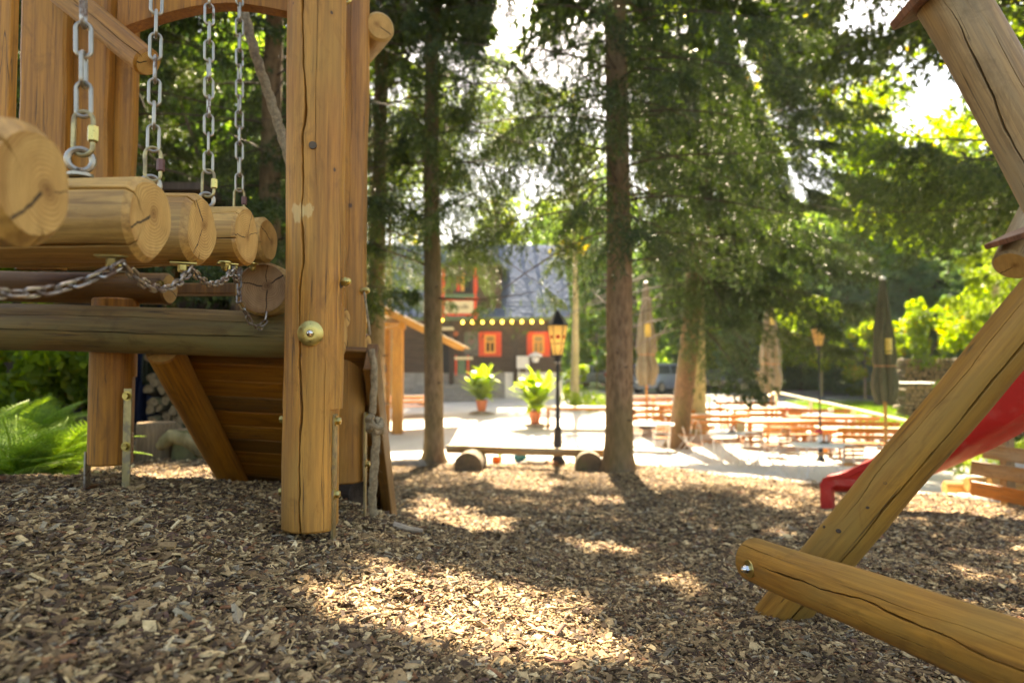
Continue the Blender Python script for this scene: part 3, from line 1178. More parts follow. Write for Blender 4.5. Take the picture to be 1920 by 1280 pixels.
# peg ends right of the second post
for (px, py, d, r) in ((650, 596, 2.62, .045), (690, 645, 3.0, .048)):
    a = W(px, py, d)
    log('rung', a + Vector((-.45, .1, 0)), a, r, r * .95, CF, (M['brownlog'], M['end']), n=24, rows=8, seed=int(px), ch=.014)

# the plank ramp going down behind the posts
tl, tr = W(322, 652, 2.66), W(696, 664, 2.70)
bl_, br_ = W(488, 935, 3.75), W(737, 952, 3.75)
bl_.z = Hf(bl_.x, bl_.y) - .03
br_.z = Hf(br_.x, br_.y) - .03
RP = part('ramp', MB().mesh('ramp_origin', []), CF, Matrix.Translation(tl)) if False else None


def plank_between(name, a, b, w, t, mat, parent, nrm):
    a, b = Vector(a), Vector(b)
    x = (b - a).normalized()
    n_ = (Vector(nrm) - x * Vector(nrm).dot(x)).normalized()
    y = n_.cross(x)
    m = Matrix((x, y, n_)).transposed().to_4x4()
    # grain runs along local z in the timber materials
    mz = Matrix((y, n_, x)).transposed().to_4x4()
    mz.translation = (a + b) / 2
    mb = MB().box((0, 0, 0), (w, t, (b - a).length), bev=.004)
    return part(name, mb.mesh(name, [mat]), parent, mz)


rn_ = (br_ - tr).cross(tl - tr).normalized()
if rn_.z < 0:
    rn_ = -rn_
for i in range(13):
    t = (i + .5) / 13
    a, b = lerp(tl, bl_, t), lerp(tr, br_, t)
    step_w = (bl_ - tl).length / 13
    plank_between('ramp_plank', a + rn_ * .03, b + rn_ * .03, step_w * .93, .028, M['orange'] if i % 3 else M['brownlog'], CF, rn_)
ldir = (bl_ - tl).normalized()
log('ramp_stringer', tl - ldir * .05 + rn_ * -.05, bl_ + rn_ * -.05, .066, .062, CF, (M['orange'], M['end']), n=32, rows=20, seed=31, ch=.006)
plank_between('ramp_stringer', tr + rn_ * -.01, br_ + rn_ * -.01, .14, .045, M['brownlog'], CF, (br_ - tr).cross(rn_))
# dark support log under the ramp foot
a = W(655, 925, 3.3)
log('support_log', a + Vector((-.5, .25, -.02)), a + Vector((.05, 0, 0)), .075, .075, CF, (M['darkwood'], M['darkwood']), n=24, rows=8, seed=33)

# ------------------------------------------------------------------ chains
def link_mesh(name, outer, width, wire, mat, n=20, k=8, twist=0.0):
    h = outer / 2 - wire / 2 - (width / 2 - wire / 2)
    r = width / 2 - wire / 2
    pts = []
    m = n // 2
    for i in range(m + 1):
        a = PI * i / m
        pts.append((r * math.cos(a), 0, h + r * math.sin(a)))
    for i in range(m + 1):
        a = PI + PI * i / m
        pts.append((r * math.cos(a), 0, -h + r * math.sin(a)))
    return MB().ring(pts, wire / 2, k).mesh(name, [mat])


LINK = link_mesh('link', .070, .031, .0078, M['zinc'], 24, 8)
LINK_RUST = link_mesh('link', .070, .031, .0078, M['zincrust'], 24, 8)
LINK_S = link_mesh('link', .040, .020, .0058, M['zincrust'], 16, 6)


def place_chain(parent, pts, mesh, pitch, roll0=0.3, name='link', alt=None, grp=None):
    pts = [Vector(p) for p in pts]
    seg = [(pts[i + 1] - pts[i]).length for i in range(len(pts) - 1)]
    tot = sum(seg)
    n = max(1, round(tot / pitch))
    pit = tot / n
    for i in range(n):
        s = (i + .5) * pit
        k = 0
        while k < len(seg) - 1 and s > seg[k]:
            s -= seg[k]
            k += 1
        p = lerp(pts[k], pts[k + 1], s / seg[k])
        a_i, b_i = max(0, k - 0), min(len(pts) - 1, k + 1)
        d = (pts[b_i] - pts[a_i]).normalized()
        m = axis_M(p, p + d, roll0 + (PI / 2 if i % 2 else 0) + random.uniform(-.16, .16))
        part(name, (alt if alt and i % 5 == 3 else mesh), parent, m)


def quick_link(parent, p, roll, nut_mat):
    outer, width, wire = .086, .040, .0085
    h = outer / 2 - width / 2
    r = width / 2 - wire / 2
    pts = [(r * math.cos(PI * i / 10), 0, h + r * math.sin(PI * i / 10)) for i in range(11)] + [(r * math.cos(PI + PI * i / 10), 0, -h + r * math.sin(PI + PI * i / 10)) for i in range(11)]
    m = Matrix.Translation(p) @ Matrix.Rotation(roll, 4, 'Z')
    q = part('quick_link', MB().ring(pts, wire / 2, 8).mesh('quick_link', [M['strip']]), parent, m)
    part('sleeve', MB().lathe([(.0078, -.014), (.009, -.012), (.009, .012), (.0078, .014)], 6, c=(r, 0, 0), smooth=False).mesh('sleeve', [nut_mat]), q, Matrix.Identity(4), local=True)


EYE_M = None


def eye_bolt(parent, p, roll):
    mb = MB()
    mb.ring([(math.cos(t) * .019, 0, .028 + math.sin(t) * .019) for t in np.linspace(0, 2 * PI, 25)[:-1]], .0058, 8)
    mb.lathe([(.016, -.004), (.021, -.002), (.021, .003), (.012, .007), (.007, .012)], 20)
    return part('eye_bolt', mb.mesh('eye_bolt', [M['zinc']]) if 'eye_bolt' not in bpy.data.meshes else bpy.data.meshes['eye_bolt'], parent, Matrix.Translation(p) @ Matrix.Rotation(roll, 4, 'Z'))


# ------------------------------------------------------------------ hanging log steps of the bridge
steps = [  # end centre px, py, distance, diameter px
    (78, 362, .82, 250), (284, 404, 1.19, 163), (378, 430, 1.56, 134), (461, 443, 1.93, 109), (506, 456, 2.30, 86)]
slab = ['thick log bridge step nearest the lens, hanging at the left edge of the photo', 'second log step of the hanging bridge, under the chain with the brass sleeve',
        'middle log step of the hanging bridge, its sawn end split by one check', 'fourth log step of the hanging bridge, before the last small one', 'smallest and farthest log step of the bridge, touching the thick post']
step_ends = []
for i, (px, py, d, dia) in enumerate(steps):
    r = dia * d / 1280 / 2 * .97
    e = W(px, py, d)
    L = 1.5
    back = e + Vector((-L, .04 * i, .01))
    T = thing('log_step', slab[i], 'log step', (e.x - .12, e.y, e.z - r), 0, 'log steps of the hanging bridge')
    cr = {0: ((.62, 0, L, .0045, .03, .04), (-1.9, 0, .6, .002, .02, .06)), 1: ((.55, 0, L, .0034, .03, .03), (-.85, 0, L, .0028, .02, .03)), 2: ((.95, 0, L, .0030, .02, .04), (-1.4, 0, .5, .002, .02, .03)),
          3: ((.75, 0, .9, .0018, .02, .04), (-.25, 0, .8, .0026, .02, .04)), 4: ((-.3, 0, .6, .0015, .02, .04),)}[i]
    # local z runs from the near end to the far end, so angle 0 points back (+y) and PI to the lens
    me = log_mesh('log', (back - e).length, r, r * .97, cracks=[(c[0], c[1], c[2], c[3], c[4], c[5]) for c in cr], n=72, rows=40, seed=40 + i, ch=(.016, .010, .014, .008, .012)[i], rough=.014, mats=(M['step'], ENDS[i]))
    part('log', me, T, axis_M(e, back))
    step_ends.append((e, r, T))

chain_px = [(148, 120, 1.19), (281, 268, 1.56), (386, 378, 1.93), (445, 437, 2.30)]
clab = ['nearest hanging chain, out of focus, with a brass sleeved quick link', 'second hanging chain with a rust brown sleeve on its link', 'third hanging chain from the left with a pale brass sleeve', 'thin looking farthest chain next to the hanging rope']
for i, (bxp, txp, d) in enumerate(chain_px):
    e, r, T = step_ends[i + 1]
    x = W(bxp, 0, d).x
    foot = Vector((x, e.y - .0, e.z + r - .004))
    eye_bolt(T, foot, .5)
    T2 = thing('suspension_chain', clab[i], 'chain', foot + Vector((0, 0, .045)), 0, 'chains carrying the log bridge')
    qc = foot + Vector((.004, 0, .028 + .019 + .028))
    quick_link(T2, qc, .15 + .35 * (i % 2), M['rustlink'] if i in (1, 3) else M['brass'])
    start = qc + Vector((0, 0, .033))
    topx = W({0: 128, 1: 277, 2: 380, 3: 440}[i], 0, d).x
    n = int((3.1 - start.z) / .0545)
    end = Vector((topx + (topx - x) * 1.2, e.y + .03, start.z + n * .0545))
    place_chain(T2, [start, end], LINK if i else LINK, .0545, roll0=.35 + .1 * i, alt=LINK_RUST)

# lower chains under the steps: brass plates, cap nuts and sagging links
anch = [W(-190, 470, .80), W(202, 486, 1.15), W(342, 500, 1.52), W(424, 507, 1.9), W(436, 509, 2.16), W(500, 588, 2.34)]
ac = [None] * 6
for i, (e, r, T) in enumerate(step_ends):
    ax = anch[i].x if 1 <= i <= 3 else e.x - .11
    ax = min(ax, e.x - .03)
    zz = e.z - r
    yy = e.y - .02
    plate = MB().box((0, 0, 0), (.055, .026, .004), bev=.0015)
    plate.lathe([(.011, -.020), (.0125, -.016), (.0125, -.004)], 6, smooth=False)
    if 'mount_plate' not in bpy.data.meshes:
        plate.mesh('mount_plate', [M['brass']])
    part('mount_plate', bpy.data.meshes['mount_plate'], T, Matrix.Translation((ax, yy, zz - .002)) @ Matrix.Rotation(.2 * i, 4, 'Z'))
    if i in (3, 4):
        part('cap_nut', BOLT_S, T, look_M((e.x - .045, yy - .01, zz + .003), (0, 0, -1)))
    ac[i] = Vector((ax + .02, yy - .005, zz - .014))
ac[5] = W(500, 586, 2.34)


def sag_pts(a, b, sag, n=18):
    return [lerp(a, b, t) + Vector((0, 0, -4 * sag * t * (1 - t))) for t in np.linspace(0, 1, n + 1)]


LC = thing('lower_chain', 'rusty small linked chain sagging in loops under the log steps', 'chain', ac[2], 0)
for (k, sag) in ((0, .055), (1, .045), (2, .040), (3, .04)):
    a, b = ac[k], ac[k + 1]
    if k == 0:
        a = ac[0] + Vector((-.10, -.05, .02))
    place_chain(LC, sag_pts(a, b, sag), LINK_S, .0285, roll0=.6)
place_chain(LC, [ac[4], lerp(ac[4], W(448, 560, 2.2), 1), W(470, 606, 2.26), W(486, 614, 2.3), W(497, 603, 2.33), ac[5]], LINK_S, .0285, roll0=.5)


# ------------------------------------------------------------------ ropes
def rope_mesh(name, pts, r, turns=26.0, strands=3, n=14, fray=0.0):
    pts = [Vector(p) for p in pts]
    fine = []
    for i in range(len(pts) - 1):
        for k in range(10):
            fine.append(lerp(pts[i], pts[i + 1], k / 10))
    fine.append(pts[-1])
    for _ in range(6):
        fine = [fine[0]] + [(fine[i - 1] + fine[i] * 2 + fine[i + 1]) / 4 for i in range(1, len(fine) - 1)] + [fine[-1]]
    # resample for the twist
    res = []
    for i in range(len(fine) - 1):
        res += [lerp(fine[i], fine[i + 1], k / 3) for k in range(3)]
    res.append(fine[-1])
    vs = []
    up = None
    s = 0
    for i, p in enumerate(res):
        t = (res[min(i + 1, len(res) - 1)] - res[max(i - 1, 0)]).normalized()
        if i:
            s += (p - res[i - 1]).length
        if up is None:
            up = t.orthogonal().normalized()
        up = (up - t * up.dot(t)).normalized()
        b = t.cross(up)
        for k in range(n):
            a = 2 * PI * k / n
            rr = r * (1 + .38 * abs(math.cos(1.5 * (a - s * turns))) - .20 + random.uniform(-.03, .03))
            vs.append(p + (up * math.cos(a) + b * math.sin(a)) * rr)
    fs = []
    for j in range(len(res) - 1):
        for i in range(n):
            k = (i + 1) % n
            fs.append((j * n + i, j * n + k, (j + 1) * n + k, (j + 1) * n + i))
    fs.append(tuple(range(n))[::-1])
    fs.append(tuple((len(res) - 1) * n + i for i in range(n)))
    mb = MB().add(vs, fs, 0, True)
    for _ in range(int(fray * 120)):
        p = random.choice(res)
        d = Vector((random.gauss(0, 1), random.gauss(0, 1), random.gauss(0, 1))).normalized()
        mb.tube([p + d * r * .8, p + d * r * (1.5 + random.random()) + Vector((0, 0, -r * .6))], [.0008, .0003], 3, cap=False)
    return mb.mesh(name, [M['rope']], sharp=80)


def rope_thing(label, segs, knot=None):
    base = Vector(segs[0][0][0])
    t = thing('climbing_rope', label, 'rope', base)
    for (pts, r, fray) in segs:
        me = rope_mesh('rope', [Vector(p) - base for p in pts], r, fray=fray)
        part('rope', me, t, Matrix.Translation(base))
    if knot:
        c, s = knot
        kp = []
        for i in range(26):
            a = i / 25 * 2 * PI * 1.75
            kp.append(Vector((math.cos(a) * s * .75, math.sin(a) * s * .8, (i / 25 - .5) * s * 1.7 + .25 * s * math.sin(a * 2))))
        me = rope_mesh('knot', kp, s * .42, fray=.6)
        part('knot', me, t, Matrix.Translation(c))
        kp2 = [Vector((math.sin(a) * s * .6, math.cos(a) * s * .5 - s * .3, math.cos(a * 1.5) * s * .8)) for a in np.linspace(0, PI * 1.6, 18)]
        part('knot', rope_mesh('knot', kp2, s * .34, fray=.3), t, Matrix.Translation(c))


rope_thing('thick pale hemp rope hanging aslant in the opening beside the chains', [([W(458, 24, 2.9), W(478, 100, 2.9), W(500, 165, 2.9), W(520, 225, 2.88), W(540, 290, 2.85), W(552, 330, 2.84)], .019, .6)])
rope_thing('frayed hemp rope with a big knot hanging in front of the ramp', [
    ([W(696, 655, 2.64), W(702, 690, 2.63), W(701, 740, 2.62), W(698, 775, 2.62)], .0125, .3),
    ([W(706, 800, 2.62), W(704, 850, 2.62), W(700, 900, 2.62), W(697, 950, 2.64), W(704, 965, 2.64)], .0150, .5),
    ([W(683, 548, 2.7), W(689, 590, 2.66), W(694, 628, 2.64)], .004, 0)], (W(703, 797, 2.62), .031))

# ------------------------------------------------------------------ swing frame on the right
foot = W(1462, 1156, 2.36)
foot.z = min(foot.z, Hf(foot.x, foot.y) + .02)
SF = thing('log_swing', 'log A frame of a swing, crossed legs and low brace at the right edge', 'swing frame', foot)
a = W(1440, 1180, 2.36)
b = W(1925, 596, 1.86)
dirl = (b - a).normalized()
far = a + dirl * ((b - a).length * 1.35)
leg1 = log('leg', a - dirl * .06, far, .079, .068, SF, (M['swing'], M['end']), n=80, rows=90, seed=51, ch=.012, rough=.006, facing=True,
           cracks=((.48, .05, 1.6, .0036, .03, .07), (-.5, .5, 1.5, .001, .008, .1)), knobs=((-1.75, .62, .004, .03),))
# small knots and nail heads down the leg
for (px, py, s) in ((1728, 796, .011), (1748, 834, .012), (1672, 890, .006), (1640, 935, .005), (1820, 694, .005), (1880, 762, .005), (1835, 646, .005), (1555, 975, .006), (1586, 978, .008), (1912, 584, .008), (1892, 583, .006)):
    t = (px - 1440) / (1925 - 1440)
    dd = lerp(2.36, 1.86, t)
    ctr = W(px, py, dd)
    # nearest axis point
    ax = a + dirl * (ctr - a).dot(dirl)
    side = (ctr - ax)
    rr = lerp(.079, .0705, t)
    view = (EYE - ax).normalized()
    view = (view - dirl * view.dot(dirl)).normalized()
    s_ = side - view * side.dot(view)
    k = min(s_.length, rr * .95)
    n_ = (s_.normalized() * k + view * math.sqrt(max(1e-6, rr * rr - k * k))).normalized()
    part('knot', bpy.data.meshes.get('knot_disc') or MB().lathe([(1.05, -.3), (1.0, .0), (.7, .06), (.3, -.02), (.02, -.1)], 14).mesh('knot_disc', [simple('dark_knot', (.055, .03, .014), .6, 0, .5, 60)]), leg1,
         look_M(ax + n_ * rr * .99, n_) @ Matrix.Diagonal((s, s * .8, .012, 1)))
# low brace running towards the lens
a2 = W(1418, 1052, 2.12)
b2 = W(1990, 1262, 1.16)
d2 = (b2 - a2).normalized()
br = log('brace', a2 - d2 * .03, b2 + d2 * .35, .066, .074, SF, (M['swing'], M['end']), n=90, rows=90, seed=55, ch=.020, rough=.005, facing=True,
         cracks=((.12, .14, 1.3, .0026, .02, .14), (.65, .35, 1.4, .0012, .008, .08), (-.45, .0, .25, .0012, .01, .05), (-.25, .5, 1.45, .0008, .006, .06)), knobs=())
ctr = W(1461, 1079, 2.05)
ax = a2 + d2 * (ctr - a2).dot(d2)
view = ((EYE - ax).normalized() + Vector((0, 0, -.22)))
view = (view - d2 * view.dot(d2)).normalized()
fix('washer', bolt_mesh('washer_and_nut', .026, .012), ax + view * .062, view, br)
# upper end of the crossing leg with its square cap board
ta = W(1790, 20, 1.95)
tb = W(1922, 262, 1.90)
dt = (tb - ta).normalized()
leg2 = log('leg', ta - dt * .05, tb + dt * 1.9, .083, .083, SF, (M['greywood'], M['end']), n=70, rows=80, seed=58, ch=.006, rough=.006, facing=True,
           cracks=((.25, .02, 1.2, .0034, .025, .14), (-.6, .1, 1.0, .001, .01, .1)))
cap = MB().box((0, 0, 0), (.245, .20, .026), bev=.003)
zc = -dt
xc = (W(1900, -70, 1.95) - W(1740, 70, 1.95)).normalized()
xc = (xc - zc * xc.dot(zc)).normalized()
yc = zc.cross(xc)
mc = Matrix((xc, yc, zc)).transposed().to_4x4()
mc.translation = ta - dt * .062 + xc * .008
part('cap_board', cap.mesh('cap_board', [M['redwood']]), SF, mc)
# crossbar that runs on from the crossing, far out of the picture to the right
xx = W(2039, 458, 1.86)
log('swing_crossbar', xx + Vector((0, .1, 0)), xx + Vector((2.6, 1.6, 0)), .08, .08, SF, (M['swing'], M['end']), n=20, rows=8, seed=60)
# small log end and its slanted cap at the right edge
a = W(1899, 500, 2.65)
log('post', a, a + Vector((.34, .20, .40)), .070, .070, SF, (M['greywood'], M['end']), n=40, rows=10, seed=62, ch=.008)
cp = MB().box((0, 0, 0), (.30, .22, .022), bev=.003)
m_ = Matrix.Translation(W(1945, 424, 2.6)) @ Matrix.Rotation(R(-24), 4, 'Y') @ Matrix.Rotation(R(15), 4, 'Z')
part('cap_board', cp.mesh('cap_board', [M['redwood']]), SF, m_)
st = MB().tube([(0, 0, 0), (.05, 0, .004)], [.009, .012], 10)
part('peg', st.mesh('peg', [M['darkwood']]), SF, Matrix.Translation(W(1893, 299, 1.98)))


# ------------------------------------------------------------------ red slide
def plastic(name, col):
    n = NT(name)
    c = n.coords()
    f = n.noise(c, 14, 5, .65)
    col2 = n.ramp(f, [(.3, tuple(k * .82 for k in col)), (.7, col)])
    n.bump(n.noise(c, 220, 2), .08, .001)
    dust = n.ramp(n.noise(n.coords((5, 5, 5)), 1, 6, .7), [(.52, (0, 0, 0)), (.72, (1, 1, 1))])
    col2 = n.mix(n.math('MULTIPLY', dust, .3), col2, (.40, .30, .22))
    return n.out(col2, n.ramp(f, [(.3, (.35,) * 3), (.7, (.55,) * 3)]), 0, .5)


M['redplastic'] = plastic('red_plastic', (.50, .018, .015))


def slide():
    # centre line of the bed from the lip up to the right and towards us
    line = [W(1585, 903, 6.0), W(1640, 902, 5.8), W(1720, 880, 5.5), W(1810, 838, 5.2), W(1900, 785, 4.9), W(2000, 722, 4.6), W(2110, 650, 4.3)]
    pts = []
    for i in range(len(line) - 1):
        for k in range(6):
            pts.append(lerp(line[i], line[i + 1], k / 6))
    pts.append(line[-1])
    for _ in range(4):
        pts = [pts[0]] + [(pts[i - 1] + pts[i] * 2 + pts[i + 1]) / 4 for i in range(1, len(pts) - 1)] + [pts[-1]]
    g = Hf(pts[0].x, pts[0].y)
    T = thing('slide', 'red plastic slide with high sides coming down to the mulch', 'slide', (pts[0].x, pts[0].y, g))
    wd = .25
    # cross section (across, up): rolled rim, high wall, round bed, high wall, rolled rim
    sec = [(-wd - .045, .115), (-wd - .05, .165), (-wd - .02, .185), (-wd + .01, .175), (-wd + .03, .10), (-wd + .06, .03), (-wd * .5, .0), (0, -.008), (wd * .5, .0), (wd - .06, .03), (wd - .03, .10), (wd - .01, .175), (wd + .02, .185), (wd + .05, .165), (wd + .045, .115)]
    outer = [(wd + .030, .11), (wd + .015, .02), (wd - .05, -.045), (0, -.06), (-wd + .05, -.045), (-wd - .015, .02), (-wd - .030, .11)]
    prof = sec + outer
    vs = []
    nP = len(prof)
    for i, p in enumerate(pts):
        t = (pts[min(i + 1, len(pts) - 1)] - pts[max(i - 1, 0)]).normalized()
        side = t.cross(Vector((0, 0, 1))).normalized()
        up = side.cross(t).normalized()
        s = lerp(.55, 1.0, min(1, i / 10)) + 1.5 * float(sstep(19, 26, i))
        for (u, h) in prof:
            vs.append(p + side * u + up * (h * (s if h > 0 else 1)) - Vector((0, 0, .02)))
    fs = []
    for j in range(len(pts) - 1):
        for i in range(nP):
            k = (i + 1) % nP
            fs.append((j * nP + i, j * nP + k, (j + 1) * nP + k, (j + 1) * nP + i))
    fs.append(tuple(range(nP))[::-1])
    fs.append(tuple((len(pts) - 1) * nP + i for i in range(nP)))
    part('chute', MB().add(vs, fs, 0, True).mesh('chute', [M['redplastic']], sharp=50), T)
    # lip with two feet
    for sx in (-1, 1):
        t = (pts[1] - pts[0]).normalized()
        side = t.cross(Vector((0, 0, 1))).normalized()
        c0 = pts[0] + side * sx * wd
        pr = [(0.0, 0), (0.0, .22), (.03, .28), (.08, .30), (.40, .30), (.40, .24), (.14, .235), (.10, .20), (.10, 0)]
        q = [Vector((0, 0, 0)) for _ in pr]
        vs = []
        gz = Hf(c0.x, c0.y) - .02
        for w_ in (-.03, .03):
            for (u, h) in pr:
                pp = c0 + t * (u - .08) + side * w_
                vs.append(Vector((pp.x, pp.y, gz + h)))
        n = len(pr)
        fs = [tuple(range(n))[::-1], tuple(range(n, 2 * n))] + [(i, (i + 1) % n, n + (i + 1) % n, n + i) for i in range(n)]
        part('foot', MB().add(vs, fs).mesh('foot', [M['redplastic']]), T)


slide()

# ------------------------------------------------------------------ slatted fence right, logs behind it
p0, p1 = G(1822, 935), W(2250, 1010, 4.6)
SFN = thing('slatted_fence', 'low fence of broad horizontal boards at the right edge under the slide', 'fence', p0)
for (ya, yb_, x0) in ((845, 884, 1845), (876, 915, 1822), (914, 953, 1822)):
    a = W(x0, ya, 6.6)
    b = W(2330, 690 + (ya - 690) * 1.44, 4.6)
    plank_between('board', a, b, .135, .035, M['greywood'] if ya < 900 else M['furn'], SFN, (-.4, -1, .1))
for t in (.12, .75):
    a, b = W(1850, 915, 6.63), W(2330, 1014, 4.63)
    q = lerp(a, b, t)
    part('fence_post', MB().box((0, 0, .2), (.09, .09, 1.1), bev=.005).mesh('fence_post', [M['greywood']]), SFN, Matrix.Translation((q.x + .05, q.y + .08, Hf(q.x, q.y) + .0)))
for i, (px, py, d) in enumerate(((1836, 892, 8.0), (1880, 898, 7.8), (1925, 905, 7.6))):
    q = W(px, py, d)
    tt = thing('border_log', ['sunlit pale border log lying behind the fence, its left one', 'sunlit pale border log lying behind the fence, middle one', 'sunlit pale border log lying behind the fence, its right one'][i], 'log', (q.x, q.y, Hf(q.x, q.y)), group='border logs behind the slatted fence')
    log('log', Vector((q.x - .35, q.y + .1, Hf(q.x, q.y) + .10)), Vector((q.x + .35, q.y - .05, Hf(q.x, q.y) + .09)), .09, .09, tt, (M['kiosk'], M['end']), n=20, rows=6, seed=70 + i)


# ------------------------------------------------------------------ log bench between the trees
def bench():
    a, b = W(838, 838, 9.7), W(1134, 846, 9.45)
    T = thing('log_bench', 'low bench of one long half log on two round supports between tree trunks', 'bench', ((a.x + b.x) / 2, 9.6, Hf(0, 9.6)))
    log('seat', a, b, .085, .08, T, (M['greywood'], M['end']), n=24, rows=18, seed=80, flats=((PI / 2, .03, -1, 9),))
    for px in (880, 1100):
        q = W(px, 868, 9.45)
        log('support', (q.x, 9.15, q.z), (q.x + .05, 9.85, q.z), .19, .185, T, (M['bark_log'], M['bark_log']), n=24, rows=8, seed=px)


bench()


def toys():
    def at(px, py, d=10.1):
        p = W(px, py, d)
        return Vector((p.x, p.y, Hf(p.x, p.y)))
    q = at(965, 864)
    b = tag(part('toy_bucket', MB().lathe([(.055, 0), (.085, .17), (.09, .175), (.08, .165), (.05, .01)], 18, cap=False).lathe([(.055, 0), (.05, .001)], 18).mesh('toy_bucket', [plastic('teal_plastic', (.03, .22, .27))]), M=Matrix.Translation(q + Vector((0, 0, .06))) @ Matrix.Rotation(R(65), 4, 'Y')),
            'teal toy bucket lying on its side under the log bench', 'bucket')
    q = at(931, 868)
    mb = MB().lathe([(.03, 0), (.06, .03), (.065, .08), (.05, .115), (.01, .12)], 12)
    tag(part('toy_mould', mb.mesh('toy_mould', [plastic('orange_plastic', (.75, .14, .01))]), M=Matrix.Translation(q)), 'orange plastic sand mould on the mulch beside the teal bucket', 'toy')
    q = at(932, 862, 10.4)
    mb = MB().box((0, 0, .04), (.16, .10, .05), bev=.015)
    for sx in (-.05, .05):
        for sy in (-.055, .055):
            mb.lathe([(.028, -.01), (.028, .01)], 10, M=Matrix.Rotation(PI / 2, 4, 'X'), c=(sx, sy, .028))
    mb.box((.04, 0, .085), (.06, .08, .05), bev=.01)
    tag(part('toy_truck', mb.mesh('toy_truck', [plastic('green_plastic', (.08, .35, .02))]), M=Matrix.Translation(q)), 'small bright green toy truck behind the orange mould', 'toy')
    q = at(975, 868)
    mb = MB().lathe([(.02, 0), (.05, .02), (.055, .05), (.03, .08), (.005, .085)], 12).tube([(0.02, 0, .05), (.09, .02, .07), (.14, .03, .05)], [.012, .01, .016], 8)
    tag(part('toy_watering_can', mb.mesh('toy_watering_can', [plastic('violet_plastic', (.16, .15, .35))]), M=Matrix.Translation(q)), 'pale violet toy can on the ground right of the bucket', 'toy')
    for i, (px, py, s, c) in enumerate(((1005, 872, .16, (.32, .28, .22)), (1032, 866, .11, (.25, .12, .06)), (990, 870, .09, (.3, .27, .22)), (760, 850, .2, (.25, .22, .17)), (735, 855, .14, (.3, .27, .2)))):
        q = at(px, py, 9.9)
        tag(part('stone', rock_mesh('stone', s, 90 + i, (1.5, 1, .5)), M=Matrix.Translation(q), mat=simple('rock', c, .9, 0, .3, 14, .4)),
            ['long pale stone lying behind the log bench', 'small rust brown stone under the bench near its right support', 'little grey stone beside the violet toy can', 'flat stone lying left of the tree at the mulch edge', 'smaller stone beside the rope foot at the mulch edge'][i], 'stone')


def rock_mesh(name, s, seed, sc=(1, 1, 1)):
    import bmesh
    bm = bmesh.new()
    bmesh.ops.create_icosphere(bm, subdivisions=3, radius=s)
    rr = random.Random(seed)
    ph = [rr.uniform(0, 6) for _ in range(6)]
    for v in bm.verts:
        d = v.co.normalized()
        k = 1 + .16 * math.sin(d.x * 3 + ph[0]) + .12 * math.sin(d.y * 4 + ph[1]) + .10 * math.sin(d.z * 5 + ph[2]) + .05 * math.sin(d.x * 11 + d.y * 9 + ph[3])
        v.co = Vector((v.co.x * sc[0] * k, v.co.y * sc[1] * k, v.co.z * sc[2] * k))
    me = bpy.data.meshes.new(name)
    bm.to_mesh(me)
    bm.free()
    me.polygons.foreach_set('use_smooth', [True] * len(me.polygons))
    return me


toys()


# ------------------------------------------------------------------ potted plants
def big_leaf(name, L, wd, curl):
    n = 9
    vs = []
    for i in range(n + 1):
        t = i / n
        w_ = wd * math.sin(PI * t ** .75) ** .8 * (1 if t < .999 else 0) + .002
        z = L * (t * .9) - curl * t * t * L
        x = L * .55 * t + curl * t * t * L * .5
        for (u, dz) in ((-1, .10), (0, 0), (1, .10)):
            vs.append((x, u * w_, z + dz * w_ * abs(u)))
    fs = []
    for i in range(n):
        for k in range(2):
            fs.append((i * 3 + k, i * 3 + k + 1, i * 3 + 4 + k, i * 3 + 3 + k))
    me = mesh_np(name, np.array(vs), np.array(fs), True, {'var': ('POINT', 'FLOAT', np.linspace(.2, .9, len(vs)))})
    me.materials.append(M['canna'])
    return me


LEAVES = [big_leaf('leaf', .80, .15, .35), big_leaf('leaf', .7, .16, .7), big_leaf('leaf', .9, .13, .15)]
TERRA = simple('terracotta', (.42, .12, .045), .75, 0, .2, 9)
POT = MB().lathe([(.15, 0), (.17, .05), (.225, .40), (.25, .41), (.25, .47), (.225, .47), (.21, .40), (.02, .39)], 28).mesh('pot', [TERRA])


def potted(px, py, label, stoned, sx=1.0, seed=1):
    g = G(px, py)
    T = thing('potted_plant', label, 'plant', g + Vector((0, 0, .10)), 0, 'potted plants on the terrace')
    part('pot', POT, T, local=True)
    rr = random.Random(seed)
    for k in range(7):
        a0 = k * .9 + rr.uniform(-.2, .2)
        sp_ = rr.uniform(.2, .5)
        tipx, tipy, tz = math.cos(a0) * sp_, math.sin(a0) * sp_, rr.uniform(1.1, 1.75)
        base = Vector((math.cos(a0) * .06, math.sin(a0) * .06, .40))
        tip = Vector((tipx, tipy, tz))
        part('stem', MB().tube([base, lerp(base, tip, .5) + Vector((0, 0, .08)), tip], [.022, .018, .009], 6).mesh('stem', [M['canna']]), T, local=True)
        for j in range(11):
            t = .12 + .88 * j / 10
            p = lerp(base, tip, t)
            yaw = a0 + j * 2.4 + rr.uniform(-.4, .4)
            sc = rr.uniform(.85, 1.25) * (1.05 - .2 * t)
            m = Matrix.Translation(p) @ Matrix.Rotation(yaw, 4, 'Z') @ Matrix.Rotation(rr.uniform(-.2, .55) - .5 * t + .2, 4, 'Y') @ Matrix.Diagonal((sc, sc, sc, 1))
            part('leaf', rr.choice(LEAVES), T, m, local=True)
    s = rock_mesh('plinth_stone', .42, seed + 7, (1.25, 1.0, .28))
    tag(part('plinth_stone', s, M=Matrix.Translation(g + Vector((0.05, 0, .0))), mat=bpy.data.materials.get('plinth_rock') or simple('plinth_rock', (.26, .22, .17), .9, 0, .3, 8, .4)), stoned, 'stone')


